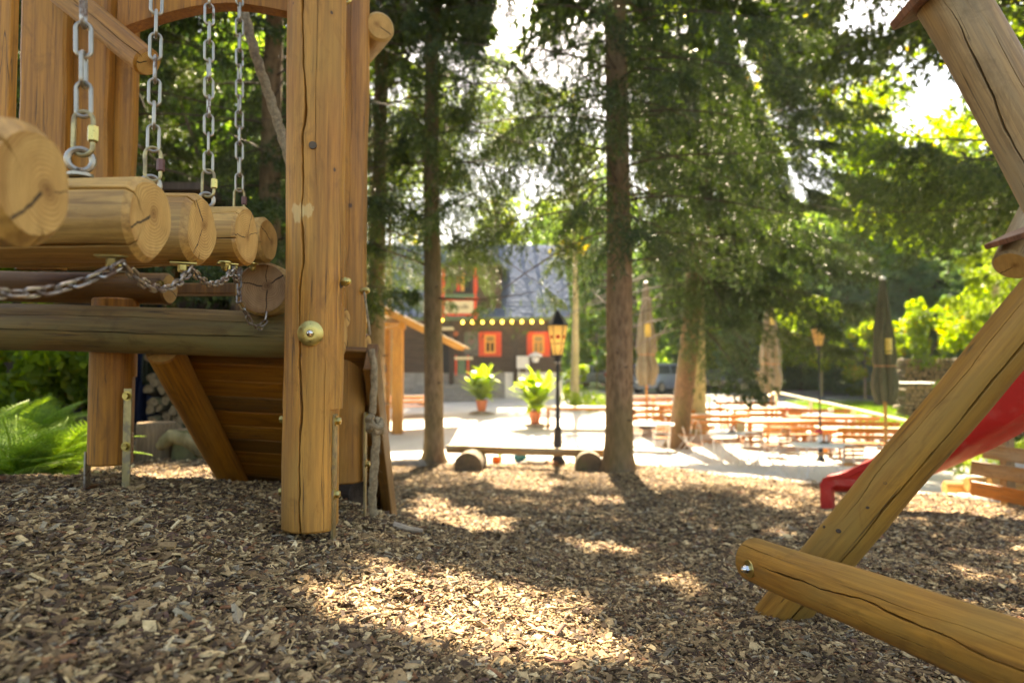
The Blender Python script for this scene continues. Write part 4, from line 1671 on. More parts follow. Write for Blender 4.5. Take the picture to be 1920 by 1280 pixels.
potted(903, 776, 'bushy big leaved plant in a terracotta pot, nearer the kiosk', 'flat rough stone under the pot nearer the kiosk', seed=3)
potted(1003, 799, 'big leaved plant in a terracotta pot, beside the lamp post', 'flat rough stone under the pot beside the lamp post', seed=8)


# ------------------------------------------------------------------ lamps
GLASS = NT('frosted_lamp_glass')
GLASS.out(GLASS.ramp(GLASS.noise(GLASS.coords(), 6, 3), [(.3, (.62, .50, .32)), (.7, (.78, .66, .46))]), .35, 0, .5)
_tr = GLASS.node('BsdfTranslucent', {'Color': (.97, .86, .62, 1)})
_mx = GLASS.node('MixShader', {0: .88, 1: GLASS.bsdf.outputs[0], 2: _tr.outputs[0]})
GLASS.l.new(_mx.outputs[0], GLASS.n['Material Output'].inputs['Surface'])
REDM = simple('red_emblem', (.45, .03, .015), .5)
GREYM = simple('grey_print', (.16, .15, .13), .6)


def street_lamp(px, py_top, py_base, label, k_=1.0):
    g = G(px, py_base)
    d = (g - EYE).dot(FWD)
    top = W(px, py_top, d).z - g.z
    T = thing('street_lamp', label, 'lamp', g, 0, 'lantern posts on the terrace')
    hl = top
    mb = MB().lathe([(.11, 0), (.11, .06), (.07, .12), (.055, .5), (.06, .52), (.035, .56), (.024, 1.2), (.034, 1.22), (.023, 1.26), (.021, hl - .72), (.06, hl - .70), (.05, hl - .66), (.07, hl - .62)], 12)
    part('pole', mb.mesh('pole', [M['black']]), T, local=True)
    z0, z1 = hl - .60, hl - .17
    r0, r1 = .072 * k_, .148 * k_
    for k in range(6):
        a0, a1 = PI / 3 * k, PI / 3 * (k + 1)
        v = [Vector((r0 * math.cos(a0), r0 * math.sin(a0), z0)), Vector((r0 * math.cos(a1), r0 * math.sin(a1), z0)), Vector((r1 * math.cos(a1), r1 * math.sin(a1), z1)), Vector((r1 * math.cos(a0), r1 * math.sin(a0), z1))]
        inn = [Vector((p.x * .97, p.y * .97, p.z)) for p in v]
        pane = part('glass_pane', MB().add(v + inn, [(0, 1, 2, 3), (7, 6, 5, 4), (0, 4, 5, 1), (1, 5, 6, 2), (2, 6, 7, 3), (3, 7, 4, 0)]).mesh('glass_pane', [GLASS.mat]), T, local=True)
        part('frame_bar', MB().tube([v[0] * 1.0, v[3] * 1.0], .006, 4, smooth=False).mesh('frame_bar', [M['black']]), T, local=True)
        if k in (3, 4, 5):
            cpt = (v[0] + v[1] + v[2] + v[3]) / 4
            nrm = (v[1] - v[0]).cross(v[3] - v[0]).normalized()
            if nrm.dot(Vector((cpt.x, cpt.y, 0))) < 0:
                nrm = -nrm
            em = MB()
            mm = look_M(cpt + nrm * .006 + Vector((0, 0, .05)), nrm)
            em.prism([(.034 * math.cos(t) * (1 if i % 2 else .82), .032 * math.sin(t) * (1 if i % 2 else .82)) for i, t in enumerate(np.linspace(0, 2 * PI, 17)[:-1])], .004, M=mm)
            part('emblem', em.mesh('emblem', [REDM]), pane, Matrix.Identity(4), local=True)
            mm = look_M(cpt + nrm * .006 + Vector((0, 0, -.05)), nrm)
            pr = MB().box((0, 0, 0), (.075, .014, .003), M=mm).box((0, .028, 0), (.05, .012, .003), M=mm)
            part('print_line', pr.mesh('print_line', [GREYM]), pane, Matrix.Identity(4), local=True)
    mb = MB().lathe([(r1 + .015, z1), (r1 + .015, z1 + .02), (r1 * .7, z1 + .10), (r1 * .45, z1 + .15), (.05, z1 + .17), (.012, z1 + .23)], 6, smooth=False)
    part('lamp_hood', mb.mesh('lamp_hood', [M['black']]), T, local=True)
    part('lamp_base', MB().lathe([(.09, z0 - .03), (r0 + .02, z0)], 6, smooth=False).mesh('lamp_base', [M['black']]), T, local=True)


street_lamp(1046, 588, 871, 'black lantern post with red emblem, behind the log bench')
street_lamp(1539, 604, 864, 'black lantern post with pale glass, among the terrace tables', 1.4)
street_lamp(1421, 690, 748, 'small distant lantern post behind the terrace rail')


# ------------------------------------------------------------------ closed parasols
def cloth(name, a, b):
    n = NT(name)
    f = n.noise(n.coords((30, 30, 4)), 1, 5, .6)
    return n.out(n.ramp(f, [(.3, a), (.7, b)]), .85, 0, .15)


CL_OL = cloth('olive_canvas', (.06, .06, .035), (.12, .115, .07))
CL_TA = cloth('taupe_canvas', (.13, .115, .08), (.24, .21, .155))
PRY = simple('yellow_print', (.62, .46, .12), .7, 0, .3, 20)


def parasol(px, py_top, py_low, label, mat, d=None, base_py=None, wpx=44, seed=1, band=.42):
    g = G(px, base_py)
    d = (g - EYE).dot(FWD)
    zt = W(px, py_top, d).z - g.z
    zl = W(px, py_low, d).z - g.z
    T = thing('closed_parasol', label, 'parasol', g, 0, 'closed parasols on the terrace')
    part('pole', MB().lathe([(.04, 0), (.04, zt - .1)], 12).mesh('pole', [M['kiosk']]), T, local=True)
    part('base', MB().box((0, 0, .05), (.7, .7, .08), bev=.02).mesh('base', [simple('concrete_base', (.3, .29, .27), .9)]), T, local=True)
    part('finial', MB().lathe([(.05, zt - .02), (.075, zt), (.07, zt + .05), (.03, zt + .08)], 12).mesh('finial', [simple('white_cap', (.8, .8, .78), .5)]), T, local=True)
    rr = random.Random(seed)
    rw = wpx * d / 1280 / 2
    n = 56
    rows = 30
    vs = []
    ph = rr.uniform(0, 6)

    def rad(t, a):
        zt_ = t
        if t < .30:                       # loose bottom below the tie
            base_r = lerp(.75, 1.05, math.sin(t / .30 * PI)) if t > .05 else .82
        else:
            base_r = lerp(1.0, .22, ((t - .30) / .70) ** 1.25)
        if abs(t - .30) < .03:
            base_r *= .8
        fold = .17 * math.sin(8 * a + ph + 1.2 * math.sin(t * 5)) + .08 * math.sin(13 * a - ph + t * 6)
        return rw * base_r * (1 + fold)
    for j in range(rows + 1):
        t = j / rows
        for i in range(n):
            a = 2 * PI * i / n
            r = rad(t, a)
            dz = .05 * math.sin(5 * a + ph) * (1 - t) ** 3
            vs.append((r * math.cos(a), r * math.sin(a), lerp(zl, zt, t) + dz))
    fs = []
    mi = []
    for j in range(rows):
        for i in range(n):
            k = (i + 1) % n
            fs.append((j * n + i, j * n + k, (j + 1) * n + k, (j + 1) * n + i))
    mb = MB().add(vs, fs, 0, True)
    cv = part('canopy', mb.mesh('canopy', [mat], sharp=80), T, local=True)
    # yellow print bands following the folds on the side towards the playground
    for (t0, t1, a0, a1) in ((band, band + .10, -1.95, -1.15), (band - .025, band - .008, -1.95, -1.2)):
        v2 = []
        na, nb = 14, 4
        for j in range(nb + 1):
            for i in range(na + 1):
                a = lerp(a0, a1, i / na)
                t = lerp(t0, t1, j / nb)
                r = rad(t, a) + .012
                v2.append((r * math.cos(a), r * math.sin(a), lerp(zl, zt, t)))
        f2 = [(j * (na + 1) + i, j * (na + 1) + i + 1, (j + 1) * (na + 1) + i + 1, (j + 1) * (na + 1) + i) for j in range(nb) for i in range(na)]
        part('print_band', MB().add(v2, f2, 0, True).mesh('print_band', [PRY]), cv, local=True)
    ring_ = [(rad(.30, a) * 1.0 * math.cos(a), rad(.30, a) * math.sin(a), lerp(zl, zt, .30)) for a in np.linspace(0, 2 * PI, 33)[:-1]]
    part('tie_strap', MB().ring(ring_, .022, 6).mesh('tie_strap', [simple('strap', (.35, .17, .08), .8)]), T, local=True)


parasol(1662, 522, 756, 'tall dark olive closed parasol beside the terrace rail', CL_OL, base_py=868, wpx=38, seed=2)
parasol(1447, 560, 735, 'pale taupe closed parasol near the bend of the rail', CL_TA, base_py=790, wpx=36, seed=5, band=.75)
parasol(1213, 530, 722, 'grey closed parasol with a yellow print, between two tree trunks', CL_TA, base_py=800, wpx=34, seed=9, band=.50)


# ------------------------------------------------------------------ terrace furniture
def P_(mb, name, T, m='furn'):
    return part(name, mb.mesh(name, [M[m]]), T, local=True)


def make_table(L=2.4, Wd=.8, label='', loc=(0, 0, 0), rz=0):
    T = thing('long_table', label, 'table', loc, rz, 'long tables on the terrace')
    nb = 5
    me = MB().box((0, 0, 0), (L, Wd / nb - .012, .035), bev=.004).mesh('tabletop_plank', [M['furntop']])
    for i in range(nb):
        part('tabletop_plank', me, T, Matrix.Translation((0, (i - (nb - 1) / 2) * Wd / nb, .745)), local=True)
    P_(MB().box((0, -.3, .69), (L * .9, .03, .09)).box((0, .3, .69), (L * .9, .03, .09)), 'apron', T)
    me = MB().box((0, 0, .34), (.08, .08, .68), bev=.005).mesh('leg', [M['furn']])
    for sx in (-1, 1):
        for sy in (-1, 1):
            part('leg', me, T, Matrix.Translation((sx * (L / 2 - .2), sy * .26, 0)), local=True)
    return T


def make_bench(L=2.2, label='', loc=(0, 0, 0), rz=0):
    T = thing('backed_bench', label, 'bench', loc, rz, 'benches with backs on the terrace')
    me = MB().box((0, 0, 0), (L, .125, .03), bev=.004).mesh('seat_plank', [M['furn']])
    for i in range(3):
        part('seat_plank', me, T, Matrix.Translation((0, -.14 + i * .14, .44)), local=True)
    for z in (.62, .80):
        part('back_plank', me, T, Matrix.Translation((0, .24 + (z - .62) * .3, z)) @ Matrix.Rotation(R(75), 4, 'X'), local=True)
    me = MB().box((0, -.16, .21), (.06, .06, .42)).box((0, .20, .43), (.06, .05, .88), M=Matrix.Rotation(R(-6), 4, 'X')).box((0, .02, .40), (.06, .40, .06)).mesh('side_frame', [M['furn']])
    for sx in (-1, 1):
        part('side_frame', me, T, Matrix.Translation((sx * (L / 2 - .18), 0, 0)), local=True)
    return T


def make_chair(label='', loc=(0, 0, 0), rz=0):
    T = thing('garden_chair', label, 'chair', loc, rz, 'folding chairs round the small tables')
    sl = MB().box((0, 0, 0), (.42, .05, .018), bev=.003).mesh('slat', [M['furn']])
    for i in range(6):
        part('slat', sl, T, Matrix.Translation((0, -.17 + i * .068, .45)), local=True)
    for i in range(3):
        part('slat', sl, T, Matrix.Translation((0, .235 + i * .022, .66 + i * .085)) @ Matrix.Rotation(R(78), 4, 'X'), local=True)
    mb = MB()
    for sx in (-1, 1):
        mb.tube([(sx * .2, -.22, 0), (sx * .2, .19, .47), (sx * .2, .29, .88)], .011, 6)
        mb.tube([(sx * .18, .25, 0), (sx * .18, -.19, .45)], .011, 6)
    part('metal_frame', mb.mesh('metal_frame', [simple('white_steel', (.6, .6, .58), .4) if 'white_steel' not in bpy.data.materials else bpy.data.materials['white_steel']]), T, local=True)
    return T


def make_round(label='', loc=(0, 0, 0), w_=1.3, ly=.9):
    T = thing('small_table', label, 'table', loc, .1, 'small tables in front on the terrace')
    pl = [(w_ / 2 * (abs(math.cos(t)) ** .5) * (1 if math.cos(t) > 0 else -1), ly / 2 * (abs(math.sin(t)) ** .5) * (1 if math.sin(t) > 0 else -1)) for t in np.linspace(0, 2 * PI, 33)[:-1]]
    part('tabletop', MB().prism(pl, .03, c=(0, 0, .73)).mesh('tabletop', [simple('white_top', (.7, .69, .66), .35) if 'white_top' not in bpy.data.materials else bpy.data.materials['white_top']]), T, local=True)
    me = MB().tube([(0, 0, 0), (.03, 0, .37), (0, 0, .73)], .016, 6).mesh('leg', [bpy.data.materials['white_steel']])
    for sx in (-1, 1):
        for sy in (-1, 1):
            part('leg', me, T, Matrix.Translation((sx * w_ * .36, sy * ly * .32, 0)), local=True)
    return T


def table_at(px, py):
    """point of the ground below a table top seen at the pixel"""
    g = G(px, py, .76)
    return Vector((g.x, g.y, Hf(g.x, g.y)))


def copy_to(src, loc, rz, label):
    return copy_tree(src, Matrix.Translation(loc) @ Matrix.Rotation(rz, 4, 'Z'), label)


c0 = make_chair('folding chair tucked at the left end of the nearer white table', (0, 0, 0))
tabs = [
    (1425, 764, 'long table under the taupe parasol by the rail bend'),
    (1552, 779, 'long table crossing behind the second lantern post'),
    (1632, 803, 'pale long table beside the olive parasol'),
    (1318, 776, 'long table just right of the pale trunk'),
    (1215, 757, 'long table under the grey parasol between trunks'),
    (1466, 787, 'long table in the middle of the benches'),
    (1222, 768, 'second long table between the trunks, nearer one')]
t0 = None
b0 = None
for i, (px, py, lab) in enumerate(tabs):
    g = table_at(px, py)
    rz = R([9, -6, -10, 5, -3, 4, 6][i])
    if t0 is None:
        t0 = make_table(2.6, .85, lab, g, rz)
    else:
        copy_to(t0, g, rz, lab)
    for (dy, rot, word) in ((-.78, PI, 'in front of'), (.80, 0, 'behind')):
        gb = Vector((g.x - dy * math.sin(rz), g.y + dy, 0))
        gb.z = Hf(gb.x, gb.y)
        lb = 'backed bench ' + word + ' the ' + lab
        if b0 is None:
            b0 = make_bench(2.3, lb, gb, rz + rot)
        else:
            copy_to(b0, gb, rz + rot + random.uniform(-.12, .12), lb)
rt = [(1378, 811, 'white topped table left of the second lantern post'), (1546, 833, 'white topped table nearest the slide'), (1222, 794, 'white topped table half hidden by the leaning trunk')]
first = True
for i, (px, py, lab) in enumerate(rt):
    g = table_at(px, py)
    if first:
        r0_ = make_round(lab, g)
    else:
        copy_to(r0_, g, .1 - .2 * i, lab)
    for k, (dx, dy, rz, wd_) in enumerate(((-1.0, .1, PI / 2 - .2, 'left'), (1.0, -.1, -PI / 2 + .1, 'right'), (-.35, .85, 0.1, 'rear left'), (.4, .85, -.1, 'rear right'), (.1, -.8, PI, 'near'))):
        q = Vector((g.x + dx, g.y + dy, 0))
        q.z = Hf(q.x, q.y)
        lb = f'slatted chair, {wd_} side of the ' + ['white topped table left of the second lantern', 'white table nearest the slide', 'white table half hidden by the leaning trunk'][i]
        if first and k == 0:
            c0.matrix_world = Matrix.Translation(q) @ Matrix.Rotation(rz, 4, 'Z')
            c0['label'] = lb
            WORLDM[c0.name] = c0.matrix_world.copy()
            C.view_layer.update()
            for ch in c0.children:
                WORLDM[ch.name] = WORLDM[c0.name] @ ch.matrix_local
        else:
            copy_to(c0, q, rz, lb)
    first = False
# things on the tables
WHITEC = simple('white_ceramic', (.75, .75, .72), .3)
FLRED = simple('red_petals', (.5, .02, .04), .6)
for i, (px, py, zoff, kind) in enumerate(((1388, 806, 0, 'menu'), (1372, 806, 0, 'caddy'), (1545, 826, 0, 'caddy'), (1535, 826, 0, 'flower'), (1476, 776, 0, 'flower'), (1558, 770, 0, 'caddy'), (1405, 756, 0, 'caddy'))):
    g = table_at(px, py + 5)
    z = g.z + .77
    if kind == 'caddy':
        T = thing('condiment_caddy', ['', 'condiment caddy on the white table left of the second lantern', 'condiment caddy on the white table nearest the slide', '', '', 'condiment caddy on the long table behind the lantern post', 'condiment caddy on the table by the rail bend'][i], 'caddy', (g.x, g.y, z), 0, 'condiment caddies')
        part('tray', MB().box((0, 0, .015), (.2, .14, .03), bev=.005).mesh('tray', [M['darkwood']]), T, local=True)
        for sx in (-.05, .05):
            part('shaker', MB().lathe([(.025, .03), (.028, .10), (.018, .13), (.02, .16), (.004, .17)], 10).mesh('shaker', [WHITEC]), T, Matrix.Translation((sx, 0, 0)), local=True)
    elif kind == 'menu':
        mb = MB().box((0, -.02, .12), (.15, .008, .22), M=Matrix.Rotation(R(12), 4, 'X')).box((0, .06, .12), (.15, .008, .22), M=Matrix.Rotation(R(-12), 4, 'X'))
        tag(part('menu_card', mb.mesh('menu_card', [simple('menu_card_paper', (.6, .42, .2), .7)]), M=Matrix.Translation((g.x, g.y, z))), 'folded tan menu card standing on the white table', 'menu')
    else:
        T = thing('flower_vase', 'red flowers in a vase on the ' + ('white table nearest the slide' if i == 3 else 'long table behind the middle benches'), 'vase', (g.x, g.y, z), 0)
        part('vase', MB().lathe([(.03, 0), (.045, .05), (.02, .13), (.028, .16)], 12).mesh('vase', [WHITEC]), T, local=True)
        for k in range(5):
            a = k * 1.26
            q = Vector((math.cos(a) * .05, math.sin(a) * .05, .24 + .02 * (k % 2)))
            part('bloom', rock_mesh('bloom', .038, k, (1, 1, .8)), T, Matrix.Translation(q), local=True, mat=FLRED)
            part('flower_stem', MB().tube([(0, 0, .12), q], .004, 4).mesh('flower_stem', [M['canna']]), T, local=True)


# ------------------------------------------------------------------ terrace rail
def rail():
    pts = [G(1780, 805, .95), G(1705, 790, .95), G(1600, 766, .95), G(1520, 749, .95), G(1455, 735, .95), G(1436, 745, .9), G(1330, 743, .9), G(1225, 742, .9), G(1150, 744, .9)]
    base = pts[4]
    T = thing('terrace_rail', 'pale wooden post and rail fence bending round the terrace edge', 'fence', (base.x, base.y, Hf(base.x, base.y)))
    mt = M['furntop']
    for i in range(len(pts) - 1):
        a, b = pts[i].copy(), pts[i + 1].copy()
        plank_between('handrail', a, b, .16, .05, mt, T, (0, 0, 1))
    pm_ = MB().lathe([(.06, 0), (.06, .93)], 12).mesh('rail_post', [mt])
    for p in pts:
        part('rail_post', pm_, T, Matrix.Translation((p.x, p.y, p.z - .955)))


rail()


# ------------------------------------------------------------------ cars
def car(loc, rz, label, col, L=4.3, Wd=1.78, Hh=1.5, tail=None, van=False):
    T = thing('parked_car', label, 'car', loc, rz, 'cars parked beyond the terrace')
    n = NT('car_paint')
    paint = n.out(n.ramp(n.noise(n.coords(), 3, 2), [(.3, tuple(k * .9 for k in col)), (.7, col)]), .25, .3, .5, 1.0)
    gl = NT('car_glass').out((.03, .04, .045), .06, 0, .8)
    # side profile sections: (x, half width, z low, z high of body)
    hb = Hh * .62
    xs = np.array([-L / 2, -L / 2 + .06, -L / 2 + .3, -L * .3, -L * .1, L * .12, L * .26, L / 2 - .35, L / 2 - .08, L / 2])
    top = np.array([.55, .78, hb, hb + .02, hb + .02, hb, hb - .03, hb - .16, .62, .48])
    hw = np.array([.72, .84, .95, 1, 1, 1, 1, .95, .85, .70]) * Wd / 2
    vs = []
    for x, t, w_ in zip(xs, top, hw):
        for (u, z) in ((-.86, .24), (-1, .38), (-1, t * .75 + .08), (-.9, t), (.9, t), (1, t * .75 + .08), (1, .38), (.86, .24)):
            vs.append((x, u * w_, z))
    k = 8
    fs = [(j * k + i, j * k + (i + 1) % k, (j + 1) * k + (i + 1) % k, (j + 1) * k + i) for j in range(len(xs) - 1) for i in range(k)]
    fs += [tuple(range(k))[::-1], tuple((len(xs) - 1) * k + i for i in range(k))]
    part('body', MB().add(vs, fs, 0, True).mesh('body', [paint], sharp=30), T, local=True)
    x0, x1, x2, x3 = (-L / 2 + .12, -L / 2 + .35, L * .08, L * .27) if van else (-L / 2 + .55, -L * .25, L * .05, L * .24)
    cab = []
    for (x, z, w_) in ((x0, hb - .01, .92), (x1, Hh - .06, .74), ((x1 + x2) / 2, Hh, .76), (x2, Hh - .03, .74), (x3, hb - .02, .90)):
        cab += [(x, -w_ * Wd / 2, z), (x, w_ * Wd / 2, z)]
    low = [(x0, -.9 * Wd / 2, hb - .05), (x0, .9 * Wd / 2, hb - .05), (x3, -.88 * Wd / 2, hb - .05), (x3, .88 * Wd / 2, hb - .05)]
    cb = MB()
    cb.add(cab + low, [(2, 4, 5, 3), (4, 6, 7, 5), (0, 2, 3, 1), (6, 8, 9, 7), (0, 10, 12, 8, 6, 4, 2), (1, 3, 5, 7, 9, 13, 11)], 0)
    part('cabin', cb.mesh('cabin', [paint]), T, local=True)
    for sy in (-1, 1):
        y = sy * (.845 * Wd / 2)
        for (xa, xb) in ((x0 + .35, (x0 + x3) / 2 - .05), ((x0 + x3) / 2 + .03, x3 - .38)):
            w_ = MB()
            zz0, zz1 = hb + .04, Hh - .13
            v = [(xa, sy * .895 * Wd / 2, zz0), (xb, sy * .895 * Wd / 2, zz0), (xb - (.12 if xb > 0 else 0), sy * .785 * Wd / 2, zz1), (xa + (.12 if xa < 0 and not van else 0), sy * .785 * Wd / 2, zz1)]
            v2 = [(a, b + sy * .012, c) for a, b, c in v]
            w_.add(v + v2, [(0, 1, 2, 3), (7, 6, 5, 4), (0, 4, 5, 1), (1, 5, 6, 2), (2, 6, 7, 3), (3, 7, 4, 0)])
            part('window', w_.mesh('window', [gl]), T, local=True)
        for xw in (-L * .31, L * .31):
            rot = Matrix.Rotation(PI / 2, 4, 'X')
            wh = part('wheel', MB().lathe([(.2, -.1), (.31, -.1), (.33, -.07), (.33, .07), (.31, .1), (.2, .1)], 20).mesh('wheel', [simple('tyre', (.025, .025, .025), .8)]), T, Matrix.Translation((xw, sy * (Wd / 2 - .1), .33)) @ rot, local=True)
            part('rim', MB().lathe([(.02, -.104), (.20, -.104), (.20, .104), (.02, .104)], 12).mesh('rim', [M['zinc']]), wh, local=True)
    # rear and front screens
    for (xa, za, xb, zb_, nm) in ((x0, hb + .04, x1, Hh - .12, 'rear_window'), (x3, hb + .02, x2, Hh - .08, 'windscreen')):
        sg = -1 if nm == 'rear_window' else 1
        v = [(xa + sg * .012, -.78 * Wd / 2, za), (xa + sg * .012, .78 * Wd / 2, za), (xb + sg * .03, .68 * Wd / 2, zb_), (xb + sg * .03, -.68 * Wd / 2, zb_)]
        v2 = [(a - sg * .02, b, c - .005) for a, b, c in v]
        part(nm, MB().add(v + v2, [(0, 1, 2, 3), (7, 6, 5, 4), (0, 4, 5, 1), (1, 5, 6, 2), (2, 6, 7, 3), (3, 7, 4, 0)]).mesh(nm, [gl]), T, local=True)
    TAIL = bpy.data.materials.get('tail_light') or simple('tail_light', (.6, .03, .03), .2)
    HEAD = bpy.data.materials.get('head_light') or simple('head_light', (.8, .8, .78), .1)
    for sy in (-1, 1):
        part('tail_light', MB().box((-L / 2 + .10, sy * .78 * Wd / 2, .78), (.14, .2, .24), bev=.03).mesh('tail_light', [TAIL]), T, local=True)
        part('headlight', MB().box((L / 2 - .13, sy * .70 * Wd / 2, .64), (.16, .26, .13), bev=.03).mesh('headlight', [HEAD]), T, local=True)
    part('number_plate', MB().box((-L / 2 - .01, 0, .62), (.02, .5, .11)).mesh('number_plate', [WHITEC]), T, local=True)
    return T


def on_g(px, py):
    g = G(px, py)
    return Vector((g.x, g.y, g.z + .03))


car(on_g(1247, 737), R(38), 'blue grey people carrier with red tail light, left of the leaning trunk', (.16, .20, .27), 4.2, 1.75, 1.62, van=True)
car(on_g(1118, 727) + Vector((0, 3, .05)), R(20), 'white silver car parked beside the second tall trunk', (.62, .64, .66), 4.3, 1.75, 1.42)
car(on_g(1190, 728) + Vector((0, 3, .05)), R(60), 'dark grey car behind the grey parasol', (.10, .12, .14), 4.3, 1.75, 1.5)
car(on_g(1352, 738) + Vector((0, 1, .02)), R(-10), 'black low car in the shade right of the pale trunk', (.012, .013, .016), 4.5, 1.8, 1.3)

# ------------------------------------------------------------------ house
M['wall_dark'] = wood('dark_wall_board', (.115, .082, .058), (.065, .045, .032), rough=.8, coat=0)
M['redpaint'] = simple('red_paint', (.70, .075, .02), .5, 0, .12)
M['yellowpaint'] = simple('ochre_paint', (.80, .38, .06), .5, 0, .12)
M['greenpaint'] = simple('green_paint', (.10, .17, .09), .6, 0, .15)
M['plaster'] = simple('white_plaster', (.70, .68, .63), .85, 0, .08, 4)
M['shingle'] = simple('slate_shingle', (.085, .115, .175), .95, 0, .3, 5)
for _n in M['shingle'].node_tree.nodes:
    if _n.type == 'BSDF_PRINCIPLED':
        _n.inputs['Specular IOR Level'].default_value = .08
M['stonestep'] = simple('stone_step', (.26, .25, .23), .9, 0, .2, 4, .3)
M['cream'] = simple('cream_paint', (.70, .60, .36), .6, 0, .06)
M['dark_int'] = simple('dark_opening', (.012, .011, .010), .9)
bulbm = NT('lit_bulb')
bulbm.out((.9, .6, .15), .3)
bulbm.put(bulbm.bsdf.inputs['Emission Color'], (1.0, .62, .08, 1))
bulbm.put(bulbm.bsdf.inputs['Emission Strength'], 1.6)
winglow = NT('warm_window')
winglow.out((.35, .22, .08), .15, 0, .7)


def house():
    D = 35.0
    g = G(1000, 746)
    D = (g - EYE).dot(FWD)
    k = D / 1280
    g0 = Vector((W(1000, 746, D).x, D, Hf(1, D)))
    T = thing('timber_house', 'dark log inn with slate roof, red framed windows and a string of bulbs', 'house', (W(900, 746, D).x, D, Hf(0, D)))

    def wx(px):
        return W(px, 700, D).x

    def wz(py):
        return W(960, py, D).z
    yF = D
    xl, xr = wx(560), wx(1053)
    zg, ze = Hf(0, D) - .1, wz(600)
    # plinth and wall body
    part('plinth', MB().box(((wx(948) + xr) / 2, yF + 4.05, (zg + wz(698)) / 2), (xr - wx(948) + .06, 8.06, wz(698) - zg)).mesh('plinth', [M['plaster']]), T)
    part('plinth', MB().box(((xl + wx(948)) / 2, yF + 4.07, (zg + wz(698)) / 2), (wx(948) - xl, 8.04, wz(698) - zg)).mesh('plinth', [M['stonestep']]), T)
    part('wall', MB().box(((xl + xr) / 2, yF + 4.0, (wz(698) + ze) / 2), (xr - xl - .1, 7.9, ze - wz(698))).mesh('wall', [M['wall_dark']]), T)
    # horizontal log boards on the front
    nb = 15
    hgt = (ze - wz(698)) / nb
    bmesh_ = MB().box((0, 0, 0), (hgt * .93, .07, xr - xl), bev=.02).mesh('wall_log', [M['wall_dark']])
    rotb = Matrix.Rotation(PI / 2, 4, 'Y')
    for i in range(nb):
        part('wall_log', bmesh_, T, Matrix.Translation(((xl + xr) / 2, yF + .015, wz(698) + (i + .5) * hgt)) @ rotb)
    # posts and angle braces of the front
    for px in (846, 966):
        part('wall_post', MB().box((wx(px), yF - .06, (zg + ze) / 2 + .4), (.22, .1, ze - zg - .8)).mesh('wall_post', [M['darkwood']]), T)
        for s in (-1, 1):
            a = Vector((wx(px), yF - .06, ze - 1.3))
            b = Vector((wx(px) + s * 1.0, yF - .06, ze - .1))
            plank_between('brace', a, b, .16, .08, M['darkwood'], T, (0, -1, 0))
    # fascia, gutter
    part('fascia', MB().box(((xl + xr) / 2, yF - .55, ze + .06), (xr - xl + .7, .06, .22)).mesh('fascia', [M['greenpaint']]), T)
    part('eave_soffit', MB().box(((xl + xr) / 2, yF - .27, ze + .03), (xr - xl + .6, .5, .05)).mesh('eave_soffit', [M['darkwood']]), T)
    # roof: shingle courses, each course a row of its own
    run, rise = 4.6, 4.4
    nrm = Vector((0, -rise, run)).normalized()
    slope = Vector((0, run, rise)).normalized()
    Ls = math.hypot(run, rise)
    a = Vector(((xl + xr) / 2, yF - .6, ze + .14))
    rf = part('roof', MB().box((0, 0, 0), (xr - xl + .8, Ls, .12)).mesh('roof', [M['shingle']]), T,
              Matrix.Translation(a + slope * Ls / 2 - nrm * .03) @ Matrix.Rotation(math.atan2(rise, run), 4, 'X'))
    part('roof', MB().box((0, 0, 0), (xr - xl + .8, Ls, .12)).mesh('roof', [M['shingle']]), T,
         Matrix.Translation(Vector((a.x, yF - .6 + 2 * run - run / 2, ze + .14 + rise / 2))) @ Matrix.Rotation(-math.atan2(rise, run), 4, 'X'))
    # diamond laid slates, as far as the picture lets them be told apart
    # joined rows of tilted slates: far too many to single out
    vs, fs = [], []
    sw, sh = .36, .30
    rows = int(Ls / sh)
    xr_ = xr + .4
    xl_ = wx(690)
    ncol = int((xr_ - xl_) / sw)
    up = Matrix.Rotation(math.atan2(rise, run), 4, 'X')
    for j in range(rows):
        for i in range(ncol):
            x = xl_ + (i + .5 + .5 * (j % 2)) * sw
            c = a + slope * (j * sh + .18) + nrm * .05
            jit = random.uniform(-.008, .012)
            p = [(-sw * .48, -sh * .75, .02 + jit), (0, -sh * 1.1, .024 + jit), (sw * .48, -sh * .75, .02 + jit), (sw * .48, sh * .5, .0), (-sw * .48, sh * .5, .0)]
            b0_ = len(vs)
            for q in p:
                vs.append(up @ Vector(q) + Vector((x, c.y, c.z)))
            fs.append(tuple(b0_ + q for q in range(5)))
    sl = part('slates', MB().add(vs, fs).mesh('slates', [M['shingle']]), rf)
    sl['kind'] = 'stuff'

    # windows
    def window(x0, x1, y0, y1, dark):
        cx, cz = (wx(x0) + wx(x1)) / 2, (wz(y0) + wz(y1)) / 2
        w_, h_ = wx(x1) - wx(x0), wz(y0) - wz(y1)
        f = .15
        wnd = part('window', MB().box((0, 0, h_ / 2 - f / 2), (w_, .12, f)).box((0, 0, -h_ / 2 + f / 2), (w_, .12, f)).box((-w_ / 2 + f / 2, 0, 0), (f, .12, h_ - 2 * f)).box((w_ / 2 - f / 2, 0, 0), (f, .12, h_ - 2 * f)).mesh('window_frame', [M['redpaint']]), T, Matrix.Translation((cx, yF - .10, cz)))
        iw, ih = w_ - 2 * f, h_ - 2 * f
        s = .10
        part('sash', MB().box((0, .02, ih / 2 - s / 2), (iw, .07, s)).box((0, .02, -ih / 2 + s / 2), (iw, .07, s)).box((-iw / 2 + s / 2, .02, 0), (s, .07, ih - 2 * s)).box((iw / 2 - s / 2, .02, 0), (s, .07, ih - 2 * s)).box((0, .015, ih * .12), (iw - 2 * s, .06, .07)).box((0, .012, -ih * .18), (.07, .06, ih * .5)).mesh('sash', [M['yellowpaint']]), wnd, local=True)
